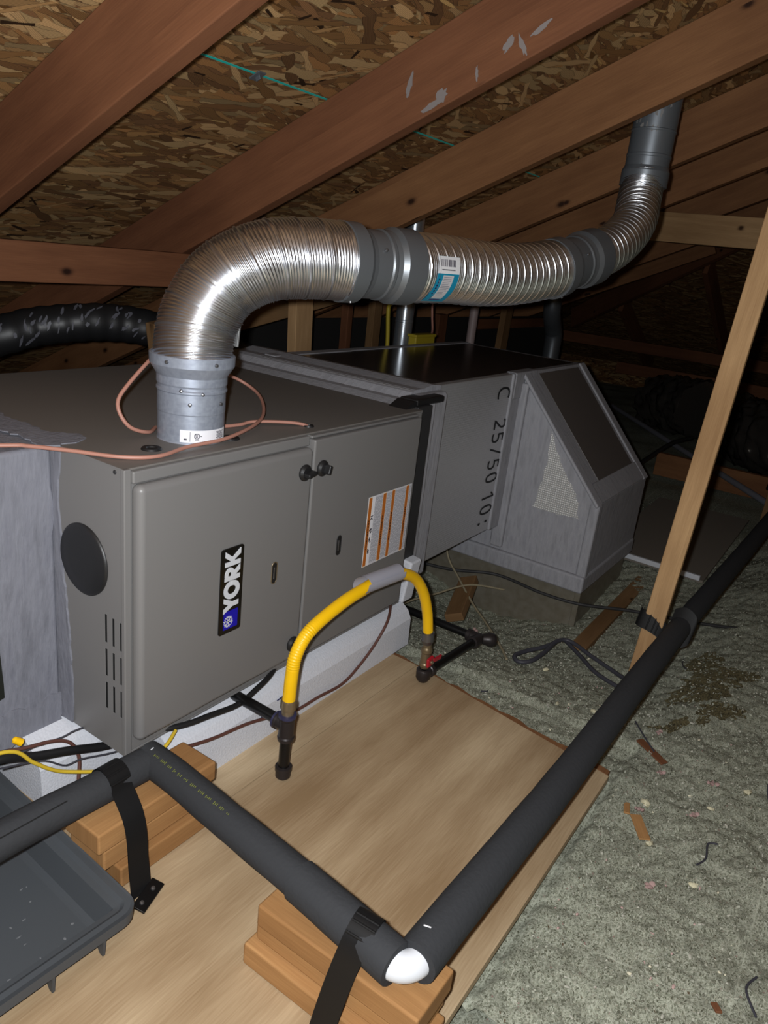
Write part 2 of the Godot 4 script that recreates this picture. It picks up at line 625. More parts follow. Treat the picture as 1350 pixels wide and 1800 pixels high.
func build_floor() -> void:
	var n1 := noise(61, 2.6, 3)
	var n2 := noise(62, 22.0, 3)
	var n3 := noise(63, 75.0, 2)
	var m := MB.new()
	# near bed, one centimetre cells
	var x0 := 0.1
	var z0 := -0.62
	var nx := 250
	var nz := 210
	var st := 0.0105
	heights(m, x0, z0, nx, nz, st, st, n1, n2, n3, 0.0)
	heights(m, -3.2, -3.1, 120, 86, 0.09, 0.085, n1, n2, n3, 0.045)
	var f := struct("floor", m, M.fluff)
	f.set_meta("label", "bed of loose grey-green insulation covering the attic floor")
	# tufts that stick up out of the bed
	var lump := MB.new()
	var r := RandomNumberGenerator.new()
	r.seed = 9
	var ico := [Vector3(0, 1, 0)]
	for k in 5: ico.append(Vector3(cos(TAU * k / 5) * 0.9, 0.42, sin(TAU * k / 5) * 0.9))
	for k in 5: ico.append(Vector3(cos(TAU * (k + 0.5) / 5) * 0.9, -0.42, sin(TAU * (k + 0.5) / 5) * 0.9))
	ico.append(Vector3(0, -1, 0))
	for i in 12:
		var p: Vector3 = ico[i] * r.randf_range(0.65, 1.2)
		lump.put(p, p.normalized(), Vector2.ZERO)
	for k in 5:
		var a := 1 + k
		var b := 1 + (k + 1) % 5
		var c := 6 + k
		var d := 6 + (k + 1) % 5
		lump.tri(0, a, b); lump.tri(a, c, b); lump.tri(b, c, d); lump.tri(11, d, c)
	var mm := MultiMesh.new()
	mm.transform_format = MultiMesh.TRANSFORM_3D
	mm.use_colors = true
	mm.mesh = lump.mesh()
	var spots := []
	while spots.size() < 20000:
		var x := r.randf_range(0.15, 3.2)
		if r.randf() < 0.45: x = r.randf_range(0.15, 1.6)
		var z := r.randf_range(-0.6, 1.5)
		if x < 0.83 and z < 0.64 and not (x > 0.72 + (0.64 - z) * 0.16): continue
		if x > 1.56 and x < 2.1 and z < 0.25: continue
		spots.append(Vector2(x, z))
	mm.instance_count = spots.size()
	var cols := [Color(0.30, 0.31, 0.245), Color(0.34, 0.35, 0.285), Color(0.37, 0.375, 0.305), Color(0.20, 0.20, 0.155), Color(0.42, 0.415, 0.35), Color(0.26, 0.26, 0.205)]
	for i in spots.size():
		var q: Vector2 = spots[i]
		var s := r.randf_range(0.0014, 0.0036)
		var b := Basis(Vector3(r.randfn(), r.randfn(), r.randfn()).normalized(), r.randf() * TAU)
		b = b.scaled_local(Vector3(s * r.randf_range(0.8, 2.0), s * r.randf_range(0.4, 0.8), s * r.randf_range(0.6, 1.1)))
		mm.set_instance_transform(i, Transform3D(b, Vector3(q.x, bed(q.x, q.y, n1, n2, n3) + s * 0.3, q.y)))
		var c: Color = cols[r.randi() % cols.size()]
		if r.randf() < 0.012: c = Color(0.48, 0.34, 0.31)
		elif r.randf() < 0.012: c = Color(0.66, 0.62, 0.47)
		mm.set_instance_color(i, c)
	var mi := MultiMeshInstance3D.new()
	mi.name = "insulation_tufts"
	mi.multimesh = mm
	var tm := mat(Color.WHITE, 1.0, 0.0, 0.1)
	tm.vertex_color_use_as_albedo = true
	mi.material_override = tm
	mi.set_meta("kind", "stuff")
	f.add_child(mi)


func bed(x: float, z: float, n1: FastNoiseLite, n2: FastNoiseLite, n3: FastNoiseLite) -> float:
	return ground(x, z) + n1.get_noise_2d(x, z) * 0.018 + n2.get_noise_2d(x, z) * 0.008 + n3.get_noise_2d(x, z) * 0.0045


func heights(m: MB, x0: float, z0: float, nx: int, nz: int, sx: float, sz: float, n1: FastNoiseLite, n2: FastNoiseLite, n3: FastNoiseLite, sink: float) -> void:
	var h := PackedFloat32Array()
	for i in nx + 1:
		for j in nz + 1:
			var x := x0 + i * sx
			var z := z0 + j * sz
			var y := bed(x, z, n1, n2, n3)
			if sink > 0.0 and x > 0.1 and x < 2.72 and z > -0.62 and z < 1.58:
				y -= sink
			h.append(y)
	var w := nz + 1
	var first := m.v.size()
	for i in nx + 1:
		for j in w:
			var dx := (h[mini(i + 1, nx) * w + j] - h[maxi(i - 1, 0) * w + j]) / (2 * sx)
			var dz := (h[i * w + mini(j + 1, nz)] - h[i * w + maxi(j - 1, 0)]) / (2 * sz)
			m.put(Vector3(x0 + i * sx, h[i * w + j], z0 + j * sz), Vector3(-dx, 1, -dz).normalized(), Vector2(i, j))
	for i in nx:
		for j in nz:
			var k := first + i * w + j
			m.quad(k, k + 1, k + w + 1, k + w)


# ---- roof deck, rafters, outer walls
func panel(parent: Node, x0: float, x1: float, s0: float, s1: float, h: float, edge: bool) -> void:
	var m := MB.new()
	var c := roof_frame((x0 + x1) * 0.5, (s0 + s1) * 0.5, h + 0.006)
	box(m, Vector3(x1 - x0 - 0.003, 0.012, s1 - s0 - 0.003), c, 0.001, Vector2(rng.randf() * 2, rng.randf() * 2))
	var o := obj("osb_panel", m, M.osb, parent)
	if edge:
		var e := MB.new()
		box(e, Vector3(x1 - x0 - 0.003, 0.0128, 0.0055), roof_frame((x0 + x1) * 0.5, s0 + 0.0015, h + 0.0058), 0.0005)
		var p := obj("painted_edge", e, M.teal, o)
		p.set_meta("label", "teal painted edge of the roof sheet")


func build_roof() -> void:
	# a backing skin keeps the attic closed; the sheets one sees hang below it
	var skin := MB.new()
	box(skin, Vector3(11.2, 0.02, 5.4), roof_frame(2.2, -0.45, 0.165), 0.002)
	var top := struct("ceiling", skin, M.osb)
	var seam := -0.276
	var rows := [seam - 2.44, seam - 1.22, seam, seam + 1.22, seam + 2.44]
	for k in 4:
		var off: float = [0.195, 1.415, 0.195, 1.415][k]
		var x := off - 4.88
		while x < 7.0:
			panel(top, x, x + 2.44, rows[k], rows[k + 1], 0.142, k == 2 and x > 0.0 or k == 3)
			x += 2.44
	var clip := MB.new()
	box(clip, Vector3(0.022, 0.003, 0.03), roof_frame(0.555, seam, 0.1395), 0.001)
	box(clip, Vector3(0.003, 0.01, 0.012), roof_frame(0.555, seam, 0.136), 0.001)
	obj("panel_clip", clip, M.galv_dark, top)
	# the far side of the ridge, over the viewer
	var front := MB.new()
	var ridge := roof_frame(0, 2.22, 0.165).origin
	var fb := Basis(Vector3.RIGHT, -TH * 1.0)
	var fx := Transform3D(Basis(Vector3.RIGHT, Vector3(0, cos(TH), sin(TH)), Vector3(0, -sin(TH), cos(TH))), Vector3(2.2, ridge.y, ridge.z))
	box(front, Vector3(11.2, 0.02, 4.6), fx * Transform3D(Basis.IDENTITY, Vector3(0, 0, 2.3)), 0.002)
	struct("ceiling", front, M.osb)
	# hipped end far away on the right
	var hip := MB.new()
	var hx := Transform3D(Basis(Vector3(cos(TH), -sin(TH), 0), Vector3(sin(TH), cos(TH), 0), Vector3(0, 0, 1)), Vector3(7.3, -0.1, 0.8))
	box(hip, Vector3(5.2, 0.02, 8.6), hx * Transform3D(Basis.IDENTITY, Vector3(-2.5, 0.15, 0)), 0.002)
	struct("ceiling", hip, M.osb)
	var wl := MB.new()
	bx(wl, Vector3(-3.3, -0.3, -3.2), Vector3(-3.15, 2.6, 6.4))
	struct("wall_left", wl, M.osb)
	var wf := MB.new()
	bx(wf, Vector3(-3.3, -0.3, 4.1), Vector3(7.8, 1.6, 4.25))
	struct("wall_front", wf, M.osb)
	var wb := MB.new()
	bx(wb, Vector3(-3.3, -0.35, -3.1), Vector3(7.8, 0.25, -2.95))
	struct("wall_back", wb, M.osb)
	var wr := MB.new()
	bx(wr, Vector3(7.4, -0.35, -3.2), Vector3(7.5, 0.6, 4.2))
	struct("wall_right", wr, M.osb)
	# rafters, named by where each one's lower edge is (right edge)
	var xs := [-0.38, 0.214, 0.808, 1.378, 1.985, 2.53, 3.16, 3.77, 4.38]
	var labels := [
		"rafter nearest the viewer, overhead beyond the left edge of the picture",
		"reddish rafter crossing the upper left corner, the nearest one in view",
		"reddish rafter with grey smears on its side, crossing above the metal vent bend",
		"rafter with dark knots that passes just in front of the vent pipe's upper end",
		"rafter right behind the vent pipe's upper end, with a pale knot near its right end",
		"second rafter beyond the vent pipe, partly hidden by the rafter before it",
		"third rafter beyond the vent pipe, above the cross tie at the right",
		"dim rafter beyond the cross tie at the right",
		"farthest dim rafter before the hipped end of the roof"]
	for i in xs.size():
		var x: float = xs[i]
		var s1 := minf(2.1, (4.2 - x) / cos(TH))
		var m := MB.new()
		box(m, Vector3(0.038, 0.14, s1 + 3.0), roof_frame(x - 0.019, (s1 - 3.0) * 0.5, 0.071), 0.003, Vector2(0.31 * i + 0.4, 0.13 * i))
		var o := obj("rafter", m, M.fir if i < 3 else M.fir_pale)
		tag(o, labels[i], "rafter", "roof rafters")
		if i == 2:
			smears(o, x - 0.038)
	hip_board()
	for k in 3:
		var z: float = [-1.1, -0.35, 0.4][k]
		var a := Vector3(7.0, 0.07, z)
		var xb := 4.62 - z
		var b := Vector3(xb, 0.07 + (7.0 - xb) * tan(TH), z)
		tag(plank("jack_rafter", a, b, 0.14, 0.038, Vector3.UP, M.fir), ["dim sloping rafter of the far hipped end, leftmost of three", "dim sloping rafter of the far hipped end, middle of three", "dim sloping rafter of the far hipped end, rightmost of three"][k], "rafter", "hip rafters")


func hip_board() -> void:
	tag(plank("hip_rafter", Vector3(5.85, 0.475, -1.545), Vector3(3.35, 1.66, 0.98), 0.16, 0.04, Vector3.UP, M.fir), "dim diagonal hip rafter where the far roof slopes meet", "rafter", "hip rafters")


func blob(r: RandomNumberGenerator, n: int, rx: float, ry: float, rough: float, at := Vector2.ZERO, turn := 0.0) -> PackedVector2Array:
	var p := PackedVector2Array()
	for k in n:
		var a := TAU * k / n
		var q := 1.0 + r.randf_range(-rough, rough)
		p.append(at + (Vector2(cos(a) * rx, sin(a) * ry) * q).rotated(turn))
	return p


func smears(parent: Node, x: float) -> void:
	# grey sealant wiped on the side of the rafter, in the plane x; local (s, h)
	var r := RandomNumberGenerator.new()
	r.seed = 14
	var f := roof_frame(x, 0, 0)
	var xf := Transform3D(Basis(f.basis.z, f.basis.y, -f.basis.x), f.origin)
	var gm := mat(Color(0.50, 0.47, 0.46), 0.6)
	for d in [[-0.066, 0.073, 0.017, 0.004, 0.95], [-0.032, 0.013, 0.026, 0.0045, 0.06], [-0.002, 0.021, 0.011, 0.008, 0.5], [0.08, 0.024, 0.010, 0.0022, 1.3], [0.154, 0.043, 0.012, 0.005, 0.6], [0.179, 0.028, 0.004, 0.016, 0.15], [0.221, 0.038, 0.017, 0.004, 0.15]]:
		var m := MB.new()
		prism(m, blob(r, 16, d[2] * 1.2, d[3] * 1.35, 0.3, Vector2(d[0], d[1]), d[4]), r.randf_range(0.0006, 0.0014), xf)
		var o := obj("sealant_smear", m, gm, parent)
		o.set_meta("label", "grey sealant smear on the rafter")


# ---- plywood, foam pads, wood blocks
func build_platform() -> void:
	var m := MB.new()
	var xf := Transform3D(Basis(Vector3.RIGHT, Vector3(0, 0, 1), Vector3(0, -1, 0)), Vector3(0, PLY, 0))
	prism(m, PackedVector2Array([Vector2(-1.6, 0.1), Vector2(0.795, 0.1), Vector2(0.712, 0.625), Vector2(-1.6, 0.622)]), 0.015, xf)
	tag(obj("plywood_sheet", m, M.ply), "bare plywood sheet in front of the furnace, under the black pipe", "plywood")
	m = MB.new()
	prism(m, PackedVector2Array([Vector2(-1.6, -0.95), Vector2(0.82, -0.95), Vector2(0.797, 0.0985), Vector2(-1.6, 0.0985)]), 0.015, xf)
	tag(obj("plywood_sheet", m, M.ply), "plywood sheet beneath the white foam pad and the furnace", "plywood")
	var st := MB.new()
	var r := RandomNumberGenerator.new()
	r.seed = 3
	var pl := PackedVector2Array()
	for k in 25:
		var t := k / 24.0
		pl.append(Vector2(0.800 - 0.078 * t + r.randf_range(-0.002, 0.004), 0.02 + 0.6 * t))
	for k in 25:
		var t := 1.0 - k / 24.0
		pl.append(Vector2(0.816 - 0.078 * t + r.randf_range(-0.004, 0.006), 0.02 + 0.6 * t))
	prism(st, pl, 0.02, Transform3D(xf.basis, Vector3(0, PLY - 0.005, 0)))
	tag(obj("wood_strip", st, M.fir_pale), "rough red-brown strip of wood along the plywood's far right edge", "wood strip")
	# foam pads: a profile with a soft front edge, extruded along x
	var pad := foam_pad("foam_pad", 0.085, 0.872, 0.024, "long white foam pad under the front of the furnace")
	foam_pad("foam_pad", -0.078, 0.082, -0.118, "white foam pad end under the furnace's left corner and the grey plenum")
	for d in [[0.315, -0.068, 0.012, 0.004, 0.35], [0.365, -0.05, 0.010, 0.002, 0.1]]:
		m = MB.new()
		prism(m, blob(rng, 12, d[2], d[3], 0.3, Vector2(d[0], d[1]), d[4]), 0.0006, Transform3D(Basis.IDENTITY, Vector3(0, 0, 0.0238)))
		obj("ink_mark", m, mat(Color(0.20, 0.22, 0.40), 0.7), pad).set_meta("label", "blue ink mark on the foam")
	m = MB.new()
	box(m, Vector3(0.05, 0.12, 0.1), Transform3D(Basis(Vector3.RIGHT, 0.12), Vector3(0.885, 0.052, -0.045)), 0.006)
	tag(obj("foam_block", m, M.foam), "upright white foam piece wedged under the duct collar at the furnace's right end", "foam block")
	# blocks of two-by-four, three high
	var lb := ["topmost", "middle", "bottom"]
	var left := [[-0.130, 0.104, 0.026, 0.110], [-0.120, 0.098, 0.024, 0.108], [-0.100, 0.104, 0.036, 0.122]]
	var rightb := [[-0.066, 0.024, 0.368, 0.628], [-0.056, 0.030, 0.360, 0.62], [-0.072, 0.018, 0.352, 0.63]]
	for k in 3:
		var y := -0.011 - 0.038 * k
		m = MB.new()
		var d: Array = left[k]
		bx(m, Vector3(d[0], y - 0.0375, d[2]), Vector3(d[1], y, d[3]), 0.004, Vector2(0.2 + k * 0.37, 0.05 * k))
		tag(obj("wood_block", m, M.pine_orange), "%s two-by-four block of the stack at the furnace's front left corner" % lb[k], "wood block", "wood blocks under the pipe")
	for k in 3:
		var y := -0.011 - 0.038 * k
		m = MB.new()
		var d: Array = rightb[k]
		bx(m, Vector3(d[0], y - 0.0375, d[2]), Vector3(d[1], y, d[3]), 0.004, Vector2(0.9 + k * 0.29, 0.07 * k + 0.03))
		tag(obj("wood_block", m, M.pine_orange), "%s two-by-four block of the stack under the pipe corner with the white elbow" % lb[k], "wood block", "wood blocks under the pipe")


func foam_pad(called: String, x0: float, x1: float, zf: float, label: String) -> Node:
	var m := MB.new()
	var pl := PackedVector2Array([Vector2(-0.72, PLY), Vector2(zf, PLY), Vector2(zf - 0.002, -0.05), Vector2(zf - 0.012, -0.03), Vector2(zf - 0.03, -0.016), Vector2(zf - 0.055, -0.003), Vector2(zf - 0.09, -0.001), Vector2(-0.72, -0.001)])
	prism(m, pl, x1 - x0, Transform3D(Basis(Vector3(0, 0, 1), Vector3.UP, Vector3(-1, 0, 0)), Vector3(x1, 0, 0)))
	return tag(obj(called, m, M.foam), label, "foam pad", "foam pads")


# ---- furnace
func build_furnace() -> void:
	var f := thing("furnace", "grey-brown metal furnace cabinet lying on its side, with two front doors", "furnace")
	var m := MB.new()
	var L := 0.838
	var H := 0.502
	var D := 0.71
	# cabinet: top, bottom, back, right, and a left side with louvre holes
	bx(m, Vector3(0.003, 0, -D), Vector3(L, 0.004, 0), 0.001)
	bx(m, Vector3(0.003, 0, -D), Vector3(L, H, -D + 0.004), 0.001)
	bx(m, Vector3(L - 0.004, 0, -D), Vector3(L, H, -0.001), 0.001)
	bx(m, Vector3(0.004, 0.004, -0.004), Vector3(L, H - 0.004, -0.001), 0.001)
	var holes := []
	for i in 3:
		for j in 3:
			holes.append(Rect2(-0.0485 + 0.0188 * i, 0.074 + 0.0625 * j - 0.001 * i, 0.0065, 0.051))
	plate_with_holes(m, -D, 0.0, 0.0, H, holes)
	bx(m, Vector3(-0.0012, 0.0, -0.0055), Vector3(0.012, H, 0.004), 0.002)
	obj("cabinet", m, M.furnace, f)
	m = MB.new()
	bx(m, Vector3(0.0, H - 0.004, -D), Vector3(L, H, 0.0), 0.002)
	obj("top_panel", m, M.furnace_top, f)
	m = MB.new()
	bx(m, Vector3(0.0035, 0.05, -0.07), Vector3(0.006, 0.29, -0.0065), 0.0005)  # black plate stands in for the shade inside the cabinet
	obj("louver_dark_fill", m, M.void_black, f)
	# doors
	var d1 := MB.new()
	bx(d1, Vector3(0.0135, 0.028, -0.004), Vector3(0.4178, 0.478, 0.021), 0.011, Vector2.ZERO, 3)
	var door1 := obj("door", d1, M.furnace, f)
	var d2 := MB.new()
	bx(d2, Vector3(0.4195, 0.022, -0.004), Vector3(0.806, 0.492, 0.019), 0.004, Vector2.ZERO, 2)
	var door2 := obj("door", d2, M.furnace, f)
	var tr := MB.new()
	bx(tr, Vector3(0.012, 0.479, -0.004), Vector3(0.4165, 0.4985, 0.008), 0.003)
	bx(tr, Vector3(0.4195, 0.4925, -0.004), Vector3(0.806, 0.4985, 0.01), 0.003)
	obj("door_header", tr, M.furnace, f)
	# knobs: a flat round head with a raised grip
	for k in 4:
		var p: Vector3 = [Vector3(0.390, 0.434, 0.02), Vector3(0.445, 0.433, 0.018), Vector3(0.392, 0.067, 0.02), Vector3(0.442, 0.074, 0.018)][k]
		m = MB.new()
		lathe(m, [Vector2(0.0005, 0.0105), Vector2(0.012, 0.0095), Vector2(0.0160, 0.0055), Vector2(0.0165, 0.003), Vector2(0.0150, 0.0)], Transform3D(Basis(Vector3.RIGHT, PI / 2), p), 24)
		var kb := obj("knob", m, M.black, f)
		m = MB.new()
		box(m, Vector3(0.024 if k % 2 == 0 else 0.019, 0.0085, 0.016), Transform3D(Basis(Vector3.BACK, [0.2, 1.3, 0.5, 0.9][k]), p + Vector3(0.001, 0, 0.016)), 0.003)
		obj("grip", m, M.black, kb)
	# oval openings with a brass-coloured lip
	for k in 2:
		var p: Vector3 = [Vector3(0.3225, 0.247, 0.0205), Vector3(0.5245, 0.249, 0.0185)][k]
		m = MB.new()
		prism(m, oval(0.0065, 0.021, 20), 0.0015, Transform3D(Basis.IDENTITY, p))
		var lip := obj("view_port", m, M.black, f)
		m = MB.new()
		var ring := PackedVector3Array()
		var o := oval(0.0072, 0.022, 28)
		for q in o: ring.append(p + Vector3(q.x, q.y, 0.001))
		ring.append(ring[0])
		tube(m, ring, 0.0011, 6, false)
		obj("port_rim", m, M.brass if k == 0 else M.dark_metal, lip)
		m = MB.new()
		bx(m, p + Vector3(-0.003, -0.012, 0.001), p + Vector3(0.0, 0.012, 0.003), 0.0008)
		obj("port_clip", m, M.steel, lip)
	# round black knockout cover on the left side
	m = MB.new()
	lathe(m, [Vector2(0.0005, 0.008), Vector2(0.03, 0.0075), Vector2(0.056, 0.005), Vector2(0.0605, 0.002), Vector2(0.0605, 0.0)], Transform3D(Basis(Vector3.BACK, PI / 2), Vector3(0, 0.328, -0.098)), 48, false)
	obj("round_cover", m, M.black, f)
	m = MB.new()
	lathe(m, [Vector2(0, 0.002), Vector2(0.003, 0.0015), Vector2(0.0035, 0)], Transform3D(Basis(Vector3.BACK, PI / 2), Vector3(0, 0.494, -0.0185)), 10)
	obj("screw", m, M.dark_metal, f)
	# grommets on top
	for p in [Vector3(0.105, H, -0.066), Vector3(0.262, H, -0.048), Vector3(0.462, H, -0.036)]:
		m = MB.new()
		var big := 0.017 if p.x < 0.4 else 0.011
		lathe(m, [Vector2(big * 0.45, 0.0005), Vector2(big * 0.55, 0.003), Vector2(big * 0.9, 0.003), Vector2(big, 0)], Transform3D(Basis.IDENTITY, p), 24)
		lathe(m, [Vector2(0, 0.0006), Vector2(big * 0.5, 0.0006)], Transform3D(Basis.IDENTITY, p), 24)
		obj("grommet", m, M.black, f)
	badge(f)
	# warning label
	m = MB.new()
	bx(m, Vector3(0.621, 0.168, 0.0185), Vector3(0.795, 0.335, 0.0196), 0.0003)
	var lab := obj("warning_label", m, M.paper, f)
	m = MB.new()
	m.flat([Vector3(0.621, 0.168, 0.0199), Vector3(0.795, 0.168, 0.0199), Vector3(0.795, 0.335, 0.0199), Vector3(0.621, 0.335, 0.0199)], Vector3(0, 0, 1), [Vector2(0, 1), Vector2(1, 1), Vector2(1, 0), Vector2(0, 0)])
	var lm := mat(Color.WHITE, 0.55)
	lm.albedo_texture = label_tex()
	obj("label_print", m, lm, lab)


func oval(rx: float, ry: float, n: int) -> PackedVector2Array:
	# a stadium
	var p := PackedVector2Array()
	for k in n + 1:
		var a := PI * k / n
		p.append(Vector2(cos(a) * rx, sin(a) * rx + ry - rx))
	for k in n + 1:
		var a := PI + PI * k / n
		p.append(Vector2(cos(a) * rx, sin(a) * rx - ry + rx))
	return p


func plate_with_holes(m: MB, z0: float, z1: float, y0: float, y1: float, holes: Array) -> void:
	# a plate in x 0..0.003 with rectangular holes (Rect2 in z, y)
	var zs := [z0, z1]
	var ys := [y0, y1]
	for h in holes:
		for q in [h.position.x, h.end.x]:
			if not zs.has(q): zs.append(q)
		for q in [h.position.y, h.end.y]:
			if not ys.has(q): ys.append(q)
	zs.sort(); ys.sort()
	for i in zs.size() - 1:
		for j in ys.size() - 1:
			var c := Vector2((zs[i] + zs[i + 1]) * 0.5, (ys[j] + ys[j + 1]) * 0.5)
			var open := false
			for h in holes:
				if h.has_point(c): open = true
			if open: continue
			for e in 2:
				var x := 0.0012 * e
				m.flat([Vector3(x, ys[j], zs[i]), Vector3(x, ys[j], zs[i + 1]), Vector3(x, ys[j + 1], zs[i + 1]), Vector3(x, ys[j + 1], zs[i])], Vector3(1 if e else -1, 0, 0), [Vector2.ZERO, Vector2.ZERO, Vector2.ZERO, Vector2.ZERO])
	for h in holes:
		var a := Vector3(0, h.position.y, h.position.x)
		var z := Vector3(0, 0, h.size.x)
		var y := Vector3(0, h.size.y, 0)
		var x := Vector3(0.0012, 0, 0)
		var u := [Vector2.ZERO, Vector2.ZERO, Vector2.ZERO, Vector2.ZERO]
		m.flat([a, a + y, a + y + x, a + x], Vector3(0, 0, 1), u)
		m.flat([a + z, a + z + y, a + z + y + x, a + z + x], Vector3(0, 0, -1), u)
		m.flat([a, a + z, a + z + x, a + x], Vector3.UP, u)
		m.flat([a + y, a + y + z, a + y + z + x, a + y + x], Vector3.DOWN, u)


func badge(f: Node) -> void:
	# local a runs up the door (the reading direction), b to the left (the tops of the letters)
	var xf := Transform3D(Basis(Vector3.UP, Vector3.LEFT, Vector3(0, 0, 1)), Vector3(0.2362, 0.1645, 0.021))
	var m := MB.new()
	var w := 0.054
	var l := 0.1665
	var pl := PackedVector2Array()
	for c in [[l - 0.005, w - 0.005, 0.0], [0.005, w - 0.005, PI / 2], [0.005, 0.005, PI], [l - 0.005, 0.005, PI * 1.5]]:
		for k in 5:
			var a: float = c[2] + PI / 2 * k / 4
			pl.append(Vector2(c[0], c[1]) + Vector2(cos(a), sin(a)) * 0.005)
	prism(m, pl, 0.0022, xf)
	var plate := obj("badge", m, mat(Color(0.03, 0.03, 0.032), 0.3), f)
	plate.set_meta("label", "black badge with white lettering and a blue square")
	m = MB.new()
	prism(m, PackedVector2Array([Vector2(0.0085, 0.009), Vector2(0.044, 0.009), Vector2(0.044, 0.0435), Vector2(0.0085, 0.0435)]), 0.0005, xf.translated_local(Vector3(0, 0, 0.0022)))
	obj("badge_square", m, M.blue, plate)
	m = MB.new()
	var c := Vector2(0.0235, 0.0325)
	for k in 6:
		var d := Vector2.from_angle(TAU * k / 6 + 0.3)
		var e := d.orthogonal()
		var bar := func(a: Vector2, b: Vector2, t: float) -> void:
			var q := (b - a).normalized().orthogonal() * t
			prism(m, PackedVector2Array([a - q, b - q, b + q, a + q]), 0.0005, xf.translated_local(Vector3(0, 0, 0.0028)))
		bar.call(c, c + d * 0.0115, 0.0010)
		bar.call(c + d * 0.0062, c + d * 0.0098 + e * 0.0042, 0.0008)
		bar.call(c + d * 0.0062, c + d * 0.0098 - e * 0.0042, 0.0008)
	obj("snowflake", m, M.white, plate)
	m = MB.new()
	var hb := 0.0365
	var b0 := 0.0085
	var letters := {
		"Y": [[0.041, 0.031], [[0, 1, 0.31, 1, 0.5, 0.68, 0.69, 1, 1, 1, 0.655, 0.4, 0.655, 0, 0.345, 0, 0.345, 0.4]]],
		"O": [[0.0685, 0.034], []],
		"R": [[0.1045, 0.026], [[0, 0, 0.33, 0, 0.33, 1, 0, 1], [0.3, 0.42, 0.62, 0.42, 1.02, 0, 0.62, 0, 0.3, 0.33]]],
		"K": [[0.1325, 0.029], [[0, 0, 0.3, 0, 0.3, 1, 0, 1], [0.28, 0.42, 0.28, 0.62, 0.62, 1, 1, 1, 0.55, 0.53, 1.03, 0, 0.65, 0, 0.38, 0.38]]]}
	var lx := xf.translated_local(Vector3(0, 0, 0.0022))
	var up := [0.0006]
	var lift := func() -> float:
		up[0] += 0.000012
		return up[0]
	for key in letters:
		var g: Array = letters[key]
		var a0: float = g[0][0]
		var wd: float = g[0][1]
		for raw in g[1]:
			var p := PackedVector2Array()
			for i in range(0, raw.size(), 2):
				p.append(Vector2(a0 + raw[i] * wd, b0 + raw[i + 1] * hb))
			prism(m, p, lift.call(), lx)
		if key == "O" or key == "R":
			var n := 32
			for k in n:
				var t0 := TAU * k / n
				var t1 := TAU * (k + 1) / n
				var q := PackedVector2Array()
				for tt in [[t0, 1.0], [t1, 1.0], [t1, 0.0], [t0, 0.0]]:
					var cs := cos(tt[0])
					var sn := sin(tt[0])
					var v: Vector2
					if key == "O":
						v = Vector2(0.5 + cs * (0.53 if tt[1] else 0.24), 0.5 + sn * (0.53 if tt[1] else 0.27))
					else:
						if t0 > PI / 2 - 0.01 and t1 < PI * 1.5 + 0.01: continue
						v = Vector2(0.42 + maxf(cs, 0.0) * (0.55 if tt[1] else 0.22), 0.68 + sn * (0.32 if tt[1] else 0.1))
					q.append(Vector2(a0 + v.x * wd, b0 + v.y * hb))
				if q.size() == 4:
					prism(m, q, lift.call(), lx)
			if key == "R":
				for yy in [[0.78, 1.0], [0.36, 0.58]]:
					prism(m, PackedVector2Array([Vector2(a0 + 0.3 * wd, b0 + yy[0] * hb), Vector2(a0 + 0.45 * wd, b0 + yy[0] * hb), Vector2(a0 + 0.45 * wd, b0 + yy[1] * hb), Vector2(a0 + 0.3 * wd, b0 + yy[1] * hb)]), lift.call(), lx)
	obj("lettering", m, M.white, plate)


func label_tex() -> ImageTexture:
	var r := RandomNumberGenerator.new()
	r.seed = 8
	var w := 348
	var h := 334
	var im := Image.create(w, h, false, Image.FORMAT_RGBA8)
	im.fill(Color(0.80, 0.80, 0.83))
	var x := 34
	while x < w - 8:
		# columns of small print, reading upwards
		var y := 8
		while y < h - 12:
			var len := r.randi_range(4, 22)
			im.fill_rect(Rect2i(x, y, 2, mini(len, h - 10 - y)), Color(0.45, 0.46, 0.50))
			y += len + 4
		x += 5
	im.fill_rect(Rect2i(24, 0, 26, h), Color(0.90, 0.90, 0.92))
	var org := Color(0.72, 0.40, 0.13)
	for b in [[3, 22], [112, 24], [184, 22], [302, 22]]:
		im.fill_rect(Rect2i(b[0] - 2, 0, b[1] + 4, h), Color(0.92, 0.86, 0.78))
		im.fill_rect(Rect2i(b[0], 4, b[1], h - 8), org)
		var y := 110
		while y < 250:
			var len := r.randi_range(5, 12)
			im.fill_rect(Rect2i(b[0] + 8, y, 8, len), Color(0.25, 0.13, 0.05))
			y += len + 3
	for k in 4:
		var cy: int = [90, 150, 196, 250][k]
		for j in 9:
			im.fill_rect(Rect2i(27 + r.randi() % 12, cy + r.randi() % 18, 4 + r.randi() % 5, 3 + r.randi() % 6), Color(0.08, 0.05, 0.12))
	return ImageTexture.create_from_image(im)


# ---- return plenum at the left, covered in grey mastic
func ragged(r: RandomNumberGenerator, pts: Array, step: float, amp: float) -> PackedVector2Array:
	var out := PackedVector2Array()
	for i in pts.size():
		var a: Vector2 = pts[i]
		var b: Vector2 = pts[(i + 1) % pts.size()]
		var n := maxi(1, int(a.distance_to(b) / step))
		for k in n:
			out.append(a.lerp(b, float(k) / n) + (Vector2(r.randf_range(-amp, amp), r.randf_range(-amp, amp)) if k > 0 else Vector2.ZERO))
	return out


